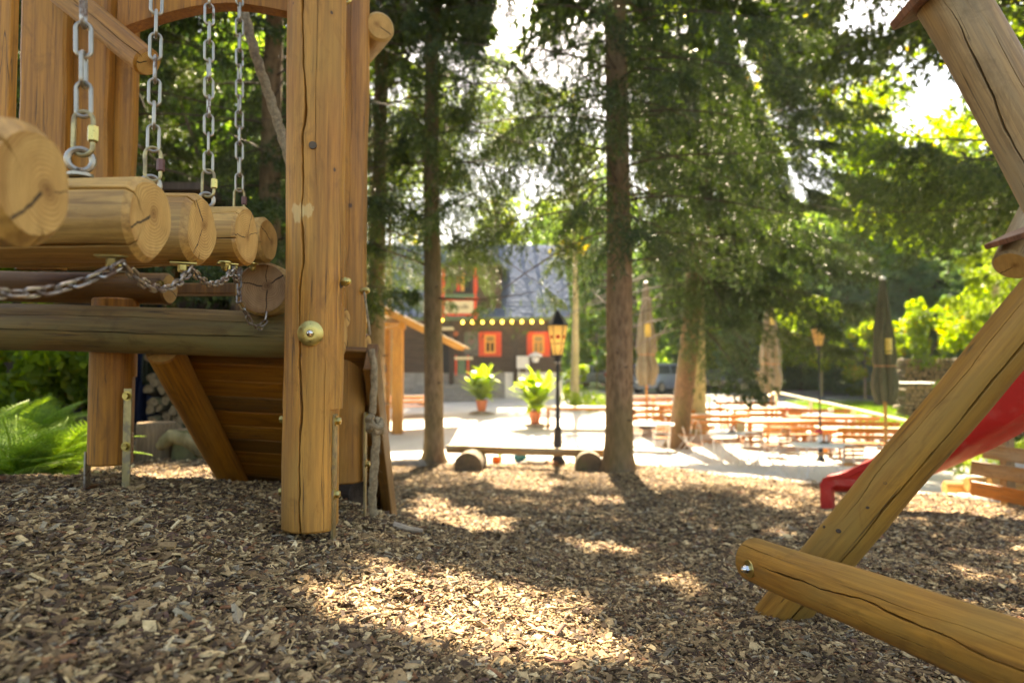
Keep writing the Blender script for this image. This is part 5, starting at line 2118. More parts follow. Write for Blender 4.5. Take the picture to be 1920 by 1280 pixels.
        part('pane', MB().box((0, .05, ih * .28), (iw - 2 * s, .02, ih * .22)).mesh('pane', [winglow.mat]), wnd, local=True)
        for sx in (-1, 1):
            part('pane', MB().box((sx * iw * .2, .05, -ih * .17), (iw * .24, .02, ih * .45)).mesh('pane', [M['dark_int'] if dark else winglow.mat]), wnd, local=True)
        for sx in (-1, 1):
            part('shutter', MB().box((sx * (w_ / 2 + .07), .03, 0), (.14, .05, h_), bev=.01).mesh('shutter', [M['redpaint']]), wnd, local=True)
    window(903, 935, 622, 668, True)
    window(993, 1026, 622, 668, False)
    # mural panel left of the window
    n = NT('painted_mural')
    f = n.noise(n.coords((2.2, 2.2, 2.2)), 1, 4, .6)
    n.out(n.ramp(f, [(.35, (.10, .09, .075)), (.5, (.16, .15, .12)), (.56, (.06, .11, .06)), (.62, (.22, .12, .12)), (.7, (.13, .12, .10))], 'LINEAR'), .8)
    part('mural', MB().box((wx(884), yF - .07, wz(644)), (wx(898) - wx(871), .05, wz(623) - wz(667)), bev=.02).mesh('mural', [n.mat]), T)
    # door, board, wall plaques
    part('door', MB().box((wx(838), yF - .05, wz(661)), (wx(847) - wx(829), .06, wz(624) - wz(700))).mesh('door', [M['dark_int']]), T)
    part('notice_board', MB().box((wx(980), yF - .5, wz(679)), (.62, .04, .62), bev=.02).box((wx(980) - .2, yF - .48, wz(700)), (.04, .04, .7)).box((wx(980) + .2, yF - .48, wz(700)), (.04, .04, .7)).mesh('notice_board', [M['plaster']]), T)
    part('door_awning', MB().box((wx(840), yF - .4, wz(617)), (.62, .7, .14), bev=.03).mesh('door_awning', [M['cream']]), T)
    part('wall_plate', MB().lathe([(.11, 0), (.13, .01), (.11, .03)], 14, M=Matrix.Rotation(PI / 2, 4, 'X')).mesh('wall_plate', [TERRA]), T, Matrix.Translation((wx(855), yF - .08, wz(626))))
    # steps and balustrade
    for i in range(4):
        part('step', MB().box((0, 0, 0), (2.6 - .0 * i, .34, .17), bev=.015).mesh('step', [M['stonestep']]) if i == 0 else bpy.data.meshes['step'], T, Matrix.Translation((wx(846), yF - 1.5 + i * .33, Hf(-2, yF - 1) + .08 + i * .17)))
    part('landing', MB().box((wx(850), yF - .25, Hf(-2, yF) + .36), (3.2, .6, .68)).mesh('landing', [M['stonestep']]), T)
    for (px, w_) in ((858, .09), (880, .09)):
        part('balustrade_post', MB().box((wx(px), yF - 1.0, wz(685)), (w_, w_, 1.0), bev=.01).mesh('balustrade_post', [M['redpaint']]), T)
    part('balustrade_rail', MB().box((wx(872), yF - 1.0, wz(672)), (.9, .12, .14), bev=.01).mesh('balustrade_rail', [M['cream']]), T)
    part('balustrade_panel', MB().box((wx(868), yF - .98, wz(688)), (.34, .06, .7)).mesh('balustrade_panel', [M['greenpaint']]), T)
    # dormer with balcony and sign
    xa, xb = wx(828), wx(940)
    zd0, zd1 = wz(598), wz(498)
    part('dormer_wall', MB().box(((xa + xb) / 2, yF + 1.4, (zd0 + zd1) / 2), (xb - xa, 3.2, zd1 - zd0)).mesh('dormer_wall', [M['wall_dark']]), T)
    hm = (zd1 - zd0) / 11
    bm2 = MB().box((0, 0, 0), (hm * .92, .05, xb - xa), bev=.015).mesh('wall_log', [M['wall_dark']])
    for i in range(11):
        part('wall_log', bm2, T, Matrix.Translation(((xa + xb) / 2, yF - .22, zd0 + (i + .5) * hm)) @ rotb)
    for s in (-1, 1):
        part('dormer_roof', MB().box((0, 0, 0), (2.4, 3.9, .12)).mesh('dormer_roof', [M['shingle']]), T,
             Matrix.Translation(((xa + xb) / 2 + s * .95, yF + 1.2, zd1 + .45)) @ Matrix.Rotation(s * R(38), 4, 'Y'))
    for px in (833, 892):
        part('balcony_post', MB().box((wx(px), yF - .62, wz(552)), (.14, .14, wz(505) - wz(600)), bev=.01).mesh('balcony_post', [M['redpaint']]), T)
    for py in (563, 592):
        part('balcony_rail', MB().box((wx(864), yF - .62, wz(py)), (wx(899) - wx(829), .12, .13), bev=.01).mesh('balcony_rail', [M['redpaint']]), T)
    for px in (860, 868, 893):
        part('red_shutter', MB().box((wx(px), yF - .30, wz(530)), (.16, .05, .9)).mesh('red_shutter', [M['redpaint'] if px != 868 else M['yellowpaint']]), T)
    part('dormer_pane', MB().box((wx(877), yF - .27, wz(532)), (.34, .03, .8)).mesh('dormer_pane', [M['dark_int']]), T)
    part('planter_box', MB().box((wx(863), yF - .62, wz(557)), (1.5, .2, .18)).mesh('planter_box', [M['greenpaint']]), T)
    # sign board with writing
    sgn = part('sign_board', MB().box((0, 0, 0), (wx(889) - wx(836), .04, wz(566) - wz(589)), bev=.01).mesh('sign_board', [M['cream']]), T, Matrix.Translation((wx(862.5), yF - .66, wz(577.5))))
    fc = bpy.data.curves.new('lettering', 'FONT')
    fc.body = 'Baude'
    fc.size = .36
    fc.shear = .35
    fc.extrude = .004
    fc.align_x = 'CENTER'
    fc.align_y = 'CENTER'
    fc.materials.append(M['darkwood'])
    to = bpy.data.objects.new('lettering_curve', fc)
    link(to)
    C.view_layer.update()
    lm = bpy.data.meshes.new_from_object(to.evaluated_get(C.evaluated_depsgraph_get()))
    bpy.data.objects.remove(to)
    bpy.data.curves.remove(fc)
    part('lettering', lm, sgn, Matrix.Translation((.0, -.026, .02)) @ Matrix.Rotation(PI / 2, 4, 'X'), local=True)
    # string of bulbs under the eave
    sb = thing('string_lights', 'string of lit yellow bulbs under the eave of the inn', 'string lights', (wx(950), yF - .62, wz(605)))
    bpx = [(762, 602), (831, 601)] + [(869 + 18.25 * i, 605.5 - i * .15) for i in range(10)]
    bm3 = MB().lathe([(.02, .09), (.05, .07), (.085, 0), (.06, -.06), (.01, -.085)], 12).mesh('bulb', [bulbm.mat])
    prev = None
    for px, py in bpx:
        q = Vector((wx(px), yF - .62, wz(py)))
        part('bulb', bm3, sb, Matrix.Translation(q))
        if prev is not None:
            part('cable', MB().tube(sag_pts(prev + Vector((0, 0, .1)), q + Vector((0, 0, .1)), .02, 6), .008, 4).mesh('cable', [M['black']]), sb)
        prev = q
    # hanging flower basket
    fb = thing('flower_basket', 'white flowers in a hanging basket before the right window', 'flower basket', (wx(1003), yF - .8, wz(672)))
    part('basket', MB().lathe([(.12, -.2), (.2, 0), (.2, .05)], 12).mesh('basket', [M['plaster']]), fb, local=True)
    blm = rock_mesh('bloom', .07, 3, (1, 1, .8))
    blm.materials.append(WHITEC)
    for i in range(22):
        a_ = i * 2.4
        rr_ = .03 + .27 * math.sqrt(i / 22)
        part('bloom', blm, fb, Matrix.Translation((rr_ * math.cos(a_), rr_ * math.sin(a_), .12 + .14 * (1 - rr_ / .3))), local=True)
    part('hook', MB().tube([(0, .0, .3), (0, .4, .35), (0, .8, .3)], .02, 5).mesh('hook', [M['greenpaint']]), fb, local=True)
    # seats in front of the inn
    return T


house()


# ------------------------------------------------------------------ wooden kiosk on the left
def kiosk():
    g = G(735, 812)
    d = (g - EYE).dot(FWD)
    T = thing('wooden_kiosk', 'open honey coloured timber kiosk with a sloping roof, left of the first trunk', 'kiosk', g)

    def q(px, py, dd=0.0):
        return W(px, py, d + dd)
    zf = g.z - .05
    # posts
    for (px, dd, w_) in ((746, 0, .36), (726, .5, .22), (560, 0, .30), (560, 3.5, .3)):
        p = q(px, 700, dd)
        h_ = q(px, 606, dd).z - zf
        part('post', MB().box((0, 0, h_ / 2), (w_, w_ * .8, h_), bev=.02).mesh('post', [M['kiosk']]), T, Matrix.Translation((p.x, p.y, zf)))
    # plank wall
    pw = MB().box((0, 0, 1.3), (.16, .05, 2.6), bev=.008).mesh('wall_plank', [M['furn']])
    p0_, p1_ = q(717, 700, .4), q(717, 700, 3.2)
    for i in range(3):
        p = q(690 + i * 10, 700, .9)
        part('wall_plank', pw, T, Matrix.Translation((p.x, p.y, zf)))
    for i in range(10):
        p = lerp(p0_, p1_, i / 9)
        part('wall_plank', pw, T, Matrix.Translation((p.x - 1.4, p.y + .5, zf)))
    # beams
    a, b = q(560, 611), q(760, 611)
    plank_between('beam', a, b, .22, .24, M['kiosk'], T, (0, -1, 0))
    # roof slope: ridge on the left, eave at pixel (862, 652)
    A = q(700, 572, -.3)
    B = q(862, 652, -.3)
    A2, B2 = A + Vector((0, 4.4, 0)), B + Vector((0, 4.4, 0))
    nr = (B - A).cross(Vector((0, 1, 0))).normalized()
    if nr.z < 0:
        nr = -nr
    nb = 15
    wdt = 4.4 / nb
    for i in range(nb):
        y0 = wdt * (i + .5)
        plank_between('roof_plank', A + Vector((0, y0, 0)) + nr * .09, B + Vector((0, y0, 0)) + nr * .09, wdt * .95, .04, M['kiosk'], T, nr)
    for i in range(5):
        y0 = .15 + i * 1.02
        plank_between('rafter', A + Vector((0, y0, 0)) - nr * .02, B + Vector((-.15, y0, .08)) - nr * .02, .09, .16, M['kiosk'], T, nr)
    plank_between('barge_board', A + Vector((0, -.05, 0)), B + Vector((.02, -.05, 0)), .05, .22, M['kiosk'], T, nr)
    part('roof_covering', MB().box((0, 0, 0), ((B - A).length * 1.02, 4.5, .02)).mesh('roof_covering', [M['furntop']]), T,
         Matrix.Translation((A + B) / 2 + Vector((0, 2.2, 0)) + nr * .125) @ Matrix.Rotation(math.atan2(A.z - B.z, B.x - A.x), 4, 'Y'))
    C_ = A + Vector((-2.2, 0, -1.1))
    plank_between('barge_board', A + Vector((0, -.05, 0)), C_ + Vector((0, -.05, 0)), .05, .22, M['kiosk'], T, nr)
    part('roof_covering', MB().box((0, 0, 0), ((C_ - A).length, 4.5, .05)).mesh('roof_covering', [M['furntop']]), T,
         Matrix.Translation((A + C_) / 2 + Vector((0, 2.2, .1))) @ Matrix.Rotation(-math.atan2(1.1, 2.2), 4, 'Y'))
    # counter with shelf
    p = q(722, 740, .5)
    part('counter', MB().box((0, 0, 0), (.9, .5, .06), bev=.01).mesh('counter', [M['furntop']]), T, Matrix.Translation((p.x - .3, p.y, zf + 1.05)))
    # white sheet standing in for the sunlit patch of roof under the gable
    p = q(733, 604, .3)
    part('sunlit_patch', MB().box((0, 0, 0), (.62, .9, .03)).mesh('sunlit_patch', [M['plaster']]), T, Matrix.Translation(p) @ Matrix.Rotation(R(-14), 4, 'Y') @ Matrix.Rotation(R(24), 4, 'X'))
    # dark wall plate and lamp
    p = q(720, 690, .2)
    part('wall_lamp', MB().lathe([(.03, -.14), (.09, -.1), (.07, .1), (.02, .16)], 10).mesh('wall_lamp', [M['black']]), T, Matrix.Translation(p))


kiosk()
# tables left of the first trunk
for (px, py, lab, rz) in ((764, 742, 'long table standing right beside the kiosk post', .2),):
    g = table_at(px, py)
    copy_to(t0, g, rz, lab)
    gb = Vector((g.x, g.y - .8, 0))
    gb.z = Hf(gb.x, gb.y)
    copy_to(b0, gb, rz + PI, 'orange backed bench standing in front of the ' + lab)
for i, (px, py) in enumerate(((1085, 762),)):
    g = table_at(px, py)
    copy_to(t0, g, 0, 'long table left of the second tall trunk')


# ------------------------------------------------------------------ shed and wood piles on the left
def shed():
    g = Vector((-5.4, 8.4, Hf(-5.4, 8.4)))
    T = thing('garden_shed', 'dark open shed with a stone pillar, seen under the platform beam', 'shed', g)
    D = 8.2
    z0 = Hf(-5.2, D) - .05
    # stone pillar
    x0, x1 = W(128, 700, D).x, W(186, 700, D).x
    zb_ = z0
    rr = random.Random(4)
    cols = [simple('pillar_stone', (.13, .10, .085), .9, 0, .3, 4, .3), simple('pillar_stone', (.17, .14, .11), .9, 0, .3, 4, .3)]
    z = zb_
    i = 0
    while z < zb_ + 2.4:
        h_ = rr.uniform(.26, .36)
        part('stone', MB().box((0, 0, 0), (x1 - x0 + rr.uniform(-.02, .02), .4, h_ - .02), bev=.02).mesh('stone', [cols[i % 2]]), T, Matrix.Translation(((x0 + x1) / 2, D, z + h_ / 2)))
        z += h_
        i += 1
    # right door post and lintel
    xp = W(318, 700, D).x
    part('post', MB().box((xp, D, zb_ + 1.2), (.13, .13, 2.4)).mesh('post', [M['brownlog']]), T)
    part('lintel', MB().box(((x0 + xp) / 2 , D, zb_ + 2.5), (xp - x0 + 1.4, .2, .2)).mesh('lintel', [M['brownlog']]), T)
    # left wall boards
    bm_ = MB().box((0, 0, 1.2), (.15, .03, 2.4), bev=.004).mesh('wall_board', [M['darkwood']])
    for k in range(14):
        part('wall_board', bm_, T, Matrix.Translation((x0 - .1 - k * .16, D + .25, zb_)))
    part('wall_board', MB().box(((x0 + xp) / 2 - .6, D + 2.4, zb_ + 1.2), (xp - x0 + 2.6, .05, 2.4)).mesh('wall_board', [M['darkwood']]), T)
    part('side_wall', MB().box((xp + .75, D + 1.2, zb_ + 1.2), (.05, 2.4, 2.4)).mesh('side_wall', [M['darkwood']]), T)
    part('roof', MB().box(((x0 + xp) / 2, D + 1.0, zb_ + 2.72), (xp - x0 + 1.6, 4.0, .08), M=None).mesh('roof', [M['darkwood']]), T)
    # hanging clothes in the doorway
    def cloth_piece(px0, px1, py1, d, mat, name, label, cat):
        a_, b_ = W(px0, 600, d), W(px1, 600, d)
        zt, zl = zb_ + 2.3, W(0, py1, d).z
        n = 26
        rows = 12
        vs = []
        for j in range(rows + 1):
            for i_ in range(n + 1):
                u = i_ / n
                x = lerp(a_.x, b_.x, u) + .02 * math.sin(j)
                y = d + .07 * math.sin(u * 19 + .5 * math.sin(j * .5)) * (1 - .3 * j / rows)
                vs.append((x, y, lerp(zt, zl + .05 * math.sin(u * 9), j / rows)))
        fs = [(j * (n + 1) + i_, j * (n + 1) + i_ + 1, (j + 1) * (n + 1) + i_ + 1, (j + 1) * (n + 1) + i_) for j in range(rows) for i_ in range(n)]
        o = part(name, MB().add(vs, fs, 0, True).mesh(name, [mat], sharp=80))
        md = o.modifiers.new('thickness', 'SOLIDIFY')
        md.thickness = .012
        tag(o, label, cat)
    cloth_piece(256, 306, 800, D + .3, cloth('navy_cloth', (.012, .018, .05), (.03, .04, .085)), 'hanging_cloth', 'dark navy cloth hanging in the shed doorway', 'cloth')
    cloth_piece(270, 292, 722, D + .1, cloth('olive_cloth', (.05, .055, .03), (.10, .10, .06)), 'hanging_jacket', 'olive jacket hanging in front of the navy cloth', 'jacket')
    # coil of grey wire netting leaning left of the pillar
    nt = thing('wire_netting', 'grey bundle of wire netting leaning against the shed boards', 'netting', (W(100, 760, D).x, D - .2, zb_))
    for k in range(16):
        u = k / 15
        a_ = W(lerp(78, 118, u), 775 - 12 * math.sin(u * 3), D - .25)
        b_ = W(lerp(112, 130, u), 650, D - .1)
        mid = lerp(a_, b_, .45) + Vector((.12 * math.sin(k * 2.1), -.05, 0))
        part('wire', MB().tube([a_, mid, b_], .012, 4).mesh('wire', [M['zincrust']]), nt)


shed()


def woodpile(px, py, d, cols, rows, r, label, seed, ox=0, deep=.4, top=None, mat2=None):
    p = W(px, py, d)
    g = Vector((p.x, d, Hf(p.x, d)))
    T = thing('woodpile', label, 'woodpile', g)
    rr = random.Random(seed)
    ms = []
    for k in range(5):
        ms.append(log_mesh('split_log', deep, r * rr.uniform(.62, 1.12), rows=3, n=9, seed=seed + k, rough=.045, ch=.004, mats=(M['bark_log'], mat2 or M['end'])))
    for j in range(rows):
        for i in range(cols):
            x = (i - cols / 2 + .5 * (j % 2)) * r * 2.02
            z = r + j * r * 1.78
            m = Matrix.Translation((x + rr.uniform(-.01, .01), rr.uniform(-.05, .05), z)) @ Matrix.Rotation(-PI / 2, 4, 'X') @ Matrix.Rotation(rr.uniform(0, 6), 4, 'Z')
            part('split_log', rr.choice(ms), T, m, local=True)
    if top is not None:
        part('cover', MB().box((0, deep / 2, rows * r * 1.8 + .08), (cols * r * 2.1, deep + .2, .05), bev=.02).mesh('cover', [top]), T, local=True)
    return T


M['paleend'] = endgrain('split_log_end', (.33, .23, .12), (.14, .09, .045), .06, ())
woodpile(338, 800, 7.6, 6, 10, .055, 'stack of split firewood in front of the shed, behind the ramp', 5, mat2=M['paleend'])
woodpile(1728, 770, 27, 7, 8, .09, 'low covered firewood stack beyond the rail, left of the swing leg', 6, top=M['plaster'], deep=.8, mat2=M['paleend'])
woodpile(1765, 770, 30, 16, 13, .095, 'higher firewood stack behind the covered one', 7, deep=.8, mat2=M['paleend'])
woodpile(1905, 800, 22, 14, 13, .10, 'broad pale firewood stack behind the red slide', 8, deep=.8, mat2=M['paleend'])


def branch_log():
    D = 5.4
    pts = [W(235, 850, D), W(290, 842, D), W(322, 818, D), W(350, 822, D), W(385, 845, D), W(425, 872, D + .1)]
    base = Vector((pts[2].x, pts[2].y, Hf(pts[2].x, D)))
    o = part('crooked_branch', MB().tube([p - base for p in pts], [.045, .05, .06, .07, .065, .045], 16).mesh('crooked_branch', [bark('mossy_branch', (.05, .036, .02), (.30, .24, .13), (.16, .15, .05), .5)]), M=Matrix.Translation(base))
    tag(o, 'thick crooked mossy branch lying across two stumps', 'branch')
    for (px, py, r, h_, lab) in ((295, 885, .15, .30, 'dark round stump under the left end of the crooked branch'), (360, 875, .13, .24, 'small pale stump under the bend of the crooked branch')):
        g = G(px, py)
        g = Vector((W(px, py, D + .1).x, D + .1, 0))
        g.z = Hf(g.x, g.y)
        tt = tag(part('tree_stump', log_mesh('tree_stump', h_, r, r * .95, n=24, rows=6, seed=px, rough=.01, mats=(M['bark_log'], M['paleend'])), M=Matrix.Translation(g)), lab, 'stump')


branch_log()


# ------------------------------------------------------------------ ferns
def frond_mesh(L, seed):
    rr = random.Random(seed)
    vs, fs, var = [], [], []
    n = 21
    for i in range(n):
        t = (i + 1) / (n + 1)
        # rachis arches over
        c = Vector((L * t * .85, 0, L * (.55 * t - .62 * t * t)))
        tan = Vector((.85, 0, .55 - 1.24 * t)).normalized()
        pl = L * .26 * math.sin(PI * min(1, .12 + t * .92)) ** .8
        for s in (-1, 1):
            d = (Vector((.35, s, -.10)) + tan * .2).normalized()
            side = d.cross(Vector((0, 0, 1))).normalized()
            m = 8
            for k in range(m):
                u0 = k / m
                p = c + d * pl * u0 + Vector((0, 0, -.12 * pl * u0 * u0))
                w_ = pl * .085 * (1 - u0 * .8)
                ln = pl / m * .8
                for q in (-1, 1):
                    b = len(vs)
                    vs += [p, p + d * ln * 1.0, p + side * q * w_ + d * ln * .9 + Vector((0, 0, -.004))]
                    fs.append((b, b + 1, b + 2))
                    var += [rr.random() * .8 + .1] * 3
    b0_ = len(vs)
    pr = [Vector((L * t * .85, 0, L * (.55 * t - .62 * t * t))) for t in np.linspace(0, 1, 8)]
    for p in pr:
        vs += [p + Vector((0, -.003, 0)), p + Vector((0, .003, 0)), p + Vector((0, 0, .004))]
        var += [.9] * 3
    for i in range(7):
        for k in range(3):
            j = (k + 1) % 3
            a_, b_, c_, d_ = b0_ + i * 3 + k, b0_ + i * 3 + j, b0_ + i * 3 + 3 + j, b0_ + i * 3 + 3 + k
            fs += [(a_, b_, c_), (a_, c_, d_)]
    me = mesh_np('frond', np.array([tuple(v) for v in vs]), np.array(fs), False, {'var': ('POINT', 'FLOAT', np.array(var))})
    me.materials.append(M['fern'])
    return me


FR = [frond_mesh(.55, 1), frond_mesh(.48, 2), frond_mesh(.62, 3)]
rr = random.Random(11)
for i, (px, d, nf, s, lab) in enumerate(((30, 4.2, 50, 1.0, 'big green fern at the left edge, behind the mulch crest'), (105, 4.35, 50, .98, 'full sunlit fern in front of the wire netting'), (150, 4.7, 34, .8, 'smaller fern touching the orange post'),
                                      (-40, 4.8, 40, 1.2, 'tall fern partly outside the left edge'), (60, 5.4, 36, 1.15, 'fern growing behind the front ones'), (8, 6.5, 30, 1.2, 'dark fern beside the shed boards'))):
    p = W(px, 850, d)
    g = Vector((p.x, p.y, Hf(p.x, p.y) + .02))
    T = thing('fern', lab, 'fern', g, 0, 'ferns behind the mulch crest')
    for k in range(nf):
        sc = s * rr.uniform(.75, 1.15)
        m = Matrix.Rotation(k * 2.4 + rr.uniform(-.3, .3), 4, 'Z') @ Matrix.Rotation(-rr.uniform(.25, 1.15), 4, 'Y') @ Matrix.Rotation(rr.uniform(-.3, .3), 4, 'X') @ Matrix.Diagonal((sc, sc, sc, 1))
        part('frond', rr.choice(FR), T, m, local=True)

# grass and low plants by the rail
def grass(name, n, x0, x1, y0, y1, h, seed):
    r_ = np.random.default_rng(seed)
    x = r_.uniform(x0, x1, n)
    y = r_.uniform(y0, y1, n)
    z = H(x, y)
    P = np.stack([x, y, z], 1)
    a = r_.random(n) * 2 * PI
    hh = h * r_.uniform(.5, 1.3, n)
    s = np.stack([np.cos(a), np.sin(a), np.zeros(n)], 1) * .012
    tip = P + np.stack([r_.normal(0, .3, n) * hh, r_.normal(0, .3, n) * hh, hh], 1)
    V = np.stack([P - s, P + s, tip], 1).reshape(-1, 3)
    F = np.arange(3 * n).reshape(-1, 3)
    me = mesh_np(name, V, F, False, {'var': ('POINT', 'FLOAT', np.repeat(r_.random(n), 3))})
    tag(part(name, me, mat=M['grassleaf']), 'short grass growing in the verge beyond the terrace rail', 'grass', kind='stuff')


grass('grass', 60000, 13, 26, 14, 33, .16, 3)

# ------------------------------------------------------------------ trees
def poly_world(pts):
    return np.array([(G(px, py).x, G(px, py).y) for px, py in pts])


PATCH = [poly_world(p) for p in (
    [(560, 1085), (700, 1050), (860, 1075), (1000, 1100), (1150, 1150), (1260, 1262), (1330, 1275), (1080, 1275), (880, 1275), (760, 1230), (640, 1180), (555, 1135)],
    [(745, 940), (790, 925), (900, 960), (975, 975), (965, 1005), (870, 1005), (800, 980), (750, 978)],
    [(865, 885), (960, 885), (1060, 905), (1030, 925), (930, 915)],
    [(1240, 1085), (1300, 1090), (1370, 1125), (1385, 1160), (1320, 1150), (1260, 1120)],
    [(1190, 872), (1400, 890), (1530, 905), (1520, 925), (1380, 915), (1240, 900)],
    [(1420, 930), (1500, 940), (1490, 960), (1430, 950)],
    [(1700, 905), (1919, 950), (1919, 1000), (1760, 965), (1690, 945)],
    [(735, 850), (830, 862), (850, 880), (740, 872)],
    [(400, 872), (535, 880), (530, 905), (260, 900), (240, 880)],
    [(0, 893), (140, 893), (160, 912), (0, 915)],
    [(600, 1030), (650, 1040), (640, 1070), (590, 1060)],
    [(1010, 1000), (1100, 1010), (1210, 1040), (1180, 1060), (1060, 1035)],
    [(1420, 985), (1500, 995), (1520, 1015), (1440, 1010)],
    [(1100, 930), (1200, 935), (1230, 950), (1120, 948)],
    [(1560, 1130), (1640, 1150), (1660, 1185), (1580, 1165)],
    [(300, 1010), (380, 1015), (370, 1040), (290, 1035)],
)] + [np.array([(-4.6, 3.8), (-2.5, 3.9), (-2.2, 4.9), (-3.0, 5.4), (-4.8, 5.2)])]


def in_poly(P, x, y):
    inside = np.zeros(len(x), bool)
    n = len(P)
    j = n - 1
    for i in range(n):
        xi, yi, xj, yj = P[i][0], P[i][1], P[j][0], P[j][1]
        c = ((yi > y) != (yj > y)) & (x < (xj - xi) * (y - yi) / (yj - yi + 1e-12) + xi)
        inside ^= c
        j = i
    return inside


SUNV = np.array(TO_SUN)


def lets_sun(p):
    """True where a needle would stand between the sun and one of the sunny patches of the mulch"""
    gz = .85
    t = (p[:, 2] - gz) / SUNV[2]
    x = p[:, 0] - SUNV[0] * t
    y = p[:, 1] - SUNV[1] * t
    gz = H(x, y)
    t = (p[:, 2] - gz) / SUNV[2]
    x = p[:, 0] - SUNV[0] * t
    y = p[:, 1] - SUNV[1] * t
    x2 = x + .05 * wob(x, y, 13, 2) + .03 * wob(x, y, 31, 4)
    y2 = y + .05 * wob(x, y, 12, 7) + .03 * wob(x, y, 29, 9)
    hit = np.zeros(len(x), bool)
    for P in PATCH:
        hit |= in_poly(P, x2, y2)
    # the open terrace behind stays in the sun
    hit |= (y > 17) & (y < 27) & (x > -9) & (x < 10.5)
    hit |= (y > 10.2 - np.clip((x - 1.6) * .85, 0, 3.1) + .25 * wob(x, y, 2.3, 1)) & (y < 27) & (x > -5) & (x < .24 * y + .25 * wob(y, x, 1.7, 3))
    return hit


def norm(a):
    return a / np.maximum(np.linalg.norm(a, axis=-1, keepdims=True), 1e-9)


def branch_needles(r, base, az, L, rise, droop, step, nsub, nn, nl, nw, hang):
    """needle triangles of one branch; returns (k,3,3) corner array and the branch axis"""
    d = np.array([math.cos(az), math.sin(az), 0.0])
    pr = np.array([-d[1], d[0], 0.0])
    bendy = r.uniform(-.12, .12)

    def axis(s):
        s = np.asarray(s)[..., None]
        return base + d * L * s * (1 - .06 * s) + pr * (bendy * L * s * s) + np.array([0, 0, 1.0]) * (rise * L * s - droop * L * s ** 1.7 + .10 * L * s ** 4)
    ns = max(6, int(L / step))
    s = np.repeat(np.linspace(.10, .99, ns), 2)
    s = np.clip(s + r.normal(0, .01, len(s)), 0, 1)
    side = np.tile([1.0, -1.0], ns)
    n = len(s)
    o = axis(s)
    ln = (.08 + L * .30 * np.sin(PI * np.clip(s * .78 + .18, 0, 1)) ** 1.0) * r.uniform(.6, 1.15, n)
    sd = norm(d * r.uniform(.45, .9, n)[:, None] + pr * (side * r.uniform(.5, .95, n))[:, None] + np.array([0, 0, 1.0]) * (-r.uniform(.1, .55, n) * hang)[:, None])
    u = np.linspace(.12, 1, nsub)[None, :] + r.normal(0, .03, (n, nsub))
    so = o[:, None] + sd[:, None] * (ln[:, None] * u)[..., None] + np.array([0, 0, -1.0]) * (ln[:, None] * u * u * .35 * hang)[..., None]
    sl = (.07 + ln[:, None] * .40 * (1.15 - u)) * r.uniform(.6, 1.3, (n, nsub))
    sgn = np.where(np.arange(nsub) % 2 == 0, 1.0, -1.0)[None, :]
    cr = norm(np.cross(sd, np.array([0, 0, 1.0])))
    ssd = norm(sd[:, None] * .5 + cr[:, None] * (sgn * r.uniform(.2, .7, (n, nsub)))[..., None] + np.array([0, 0, -1.0]) * (r.uniform(.2, 1.1, (n, nsub)) * hang)[..., None])
    so = so.reshape(-1, 3)
    sl = sl.reshape(-1)
    ssd = ssd.reshape(-1, 3)
    m = len(so)
    t = np.linspace(0, 1, nn)[None, :] + r.normal(0, .02, (m, nn))
    p = so[:, None] + ssd[:, None] * (sl[:, None] * t)[..., None]
    rnd = norm(r.normal(0, 1, (m, nn, 3)))
    out = norm(rnd - ssd[:, None] * (rnd * ssd[:, None]).sum(-1, keepdims=True))
    nd = norm(ssd[:, None] * .75 + out * .75)
    wv = norm(np.cross(nd, r.normal(0, 1, (m, nn, 3)))) * nw
    ln2 = nl * r.uniform(.7, 1.3, (m, nn, 1))
    tri = np.stack([p - wv, p + wv, p + nd * ln2], 2).reshape(-1, 3, 3)
    ax = axis(np.linspace(0, 1, 8))
    return tri, ax


def trunk_mesh(name, r, Ht, seed, flare=.35, lean=(0, 0), limbs=(), n=26, rows=40, mat=None, taper=.92):
    rr = random.Random(seed)
    ph = [rr.uniform(0, 6) for _ in range(4)]
    mb = MB()
    vs = []
    for j in range(rows + 1):
        t = (j / rows) ** 1.6
        z = -.15 + t * (Ht + .15)
        rad = r * (1 - t * taper) * (1 + flare * math.exp(-max(0, z) * 3.2 / max(.3, r * 2)))
        for i in range(n):
            a = 2 * PI * i / n
            k = 1 + .04 * math.sin(3 * a + ph[0]) + flare * .35 * math.exp(-max(0, z) * 4) * math.sin(5 * a + ph[1]) + .02 * math.sin(7 * a + z * 3 + ph[2]) + .02 * math.sin(z * 5 + a)
            vs.append((rad * k * math.cos(a) + lean[0] * z + .03 * math.sin(z * .6 + ph[3]), rad * k * math.sin(a) + lean[1] * z, z))
    fs = [(j * n + i, j * n + (i + 1) % n, (j + 1) * n + (i + 1) % n, (j + 1) * n + i) for j in range(rows) for i in range(n)]
    mb.add(vs, fs, 0, True)
    for (pts, r0) in limbs:
        k = len(pts)
        mb.tube(pts, [r0 * (1 - .85 * i / (k - 1)) for i in range(k)], 5, 1)
    return mb.mesh(name, [mat or M['bark'], M['limb']], sharp=70)


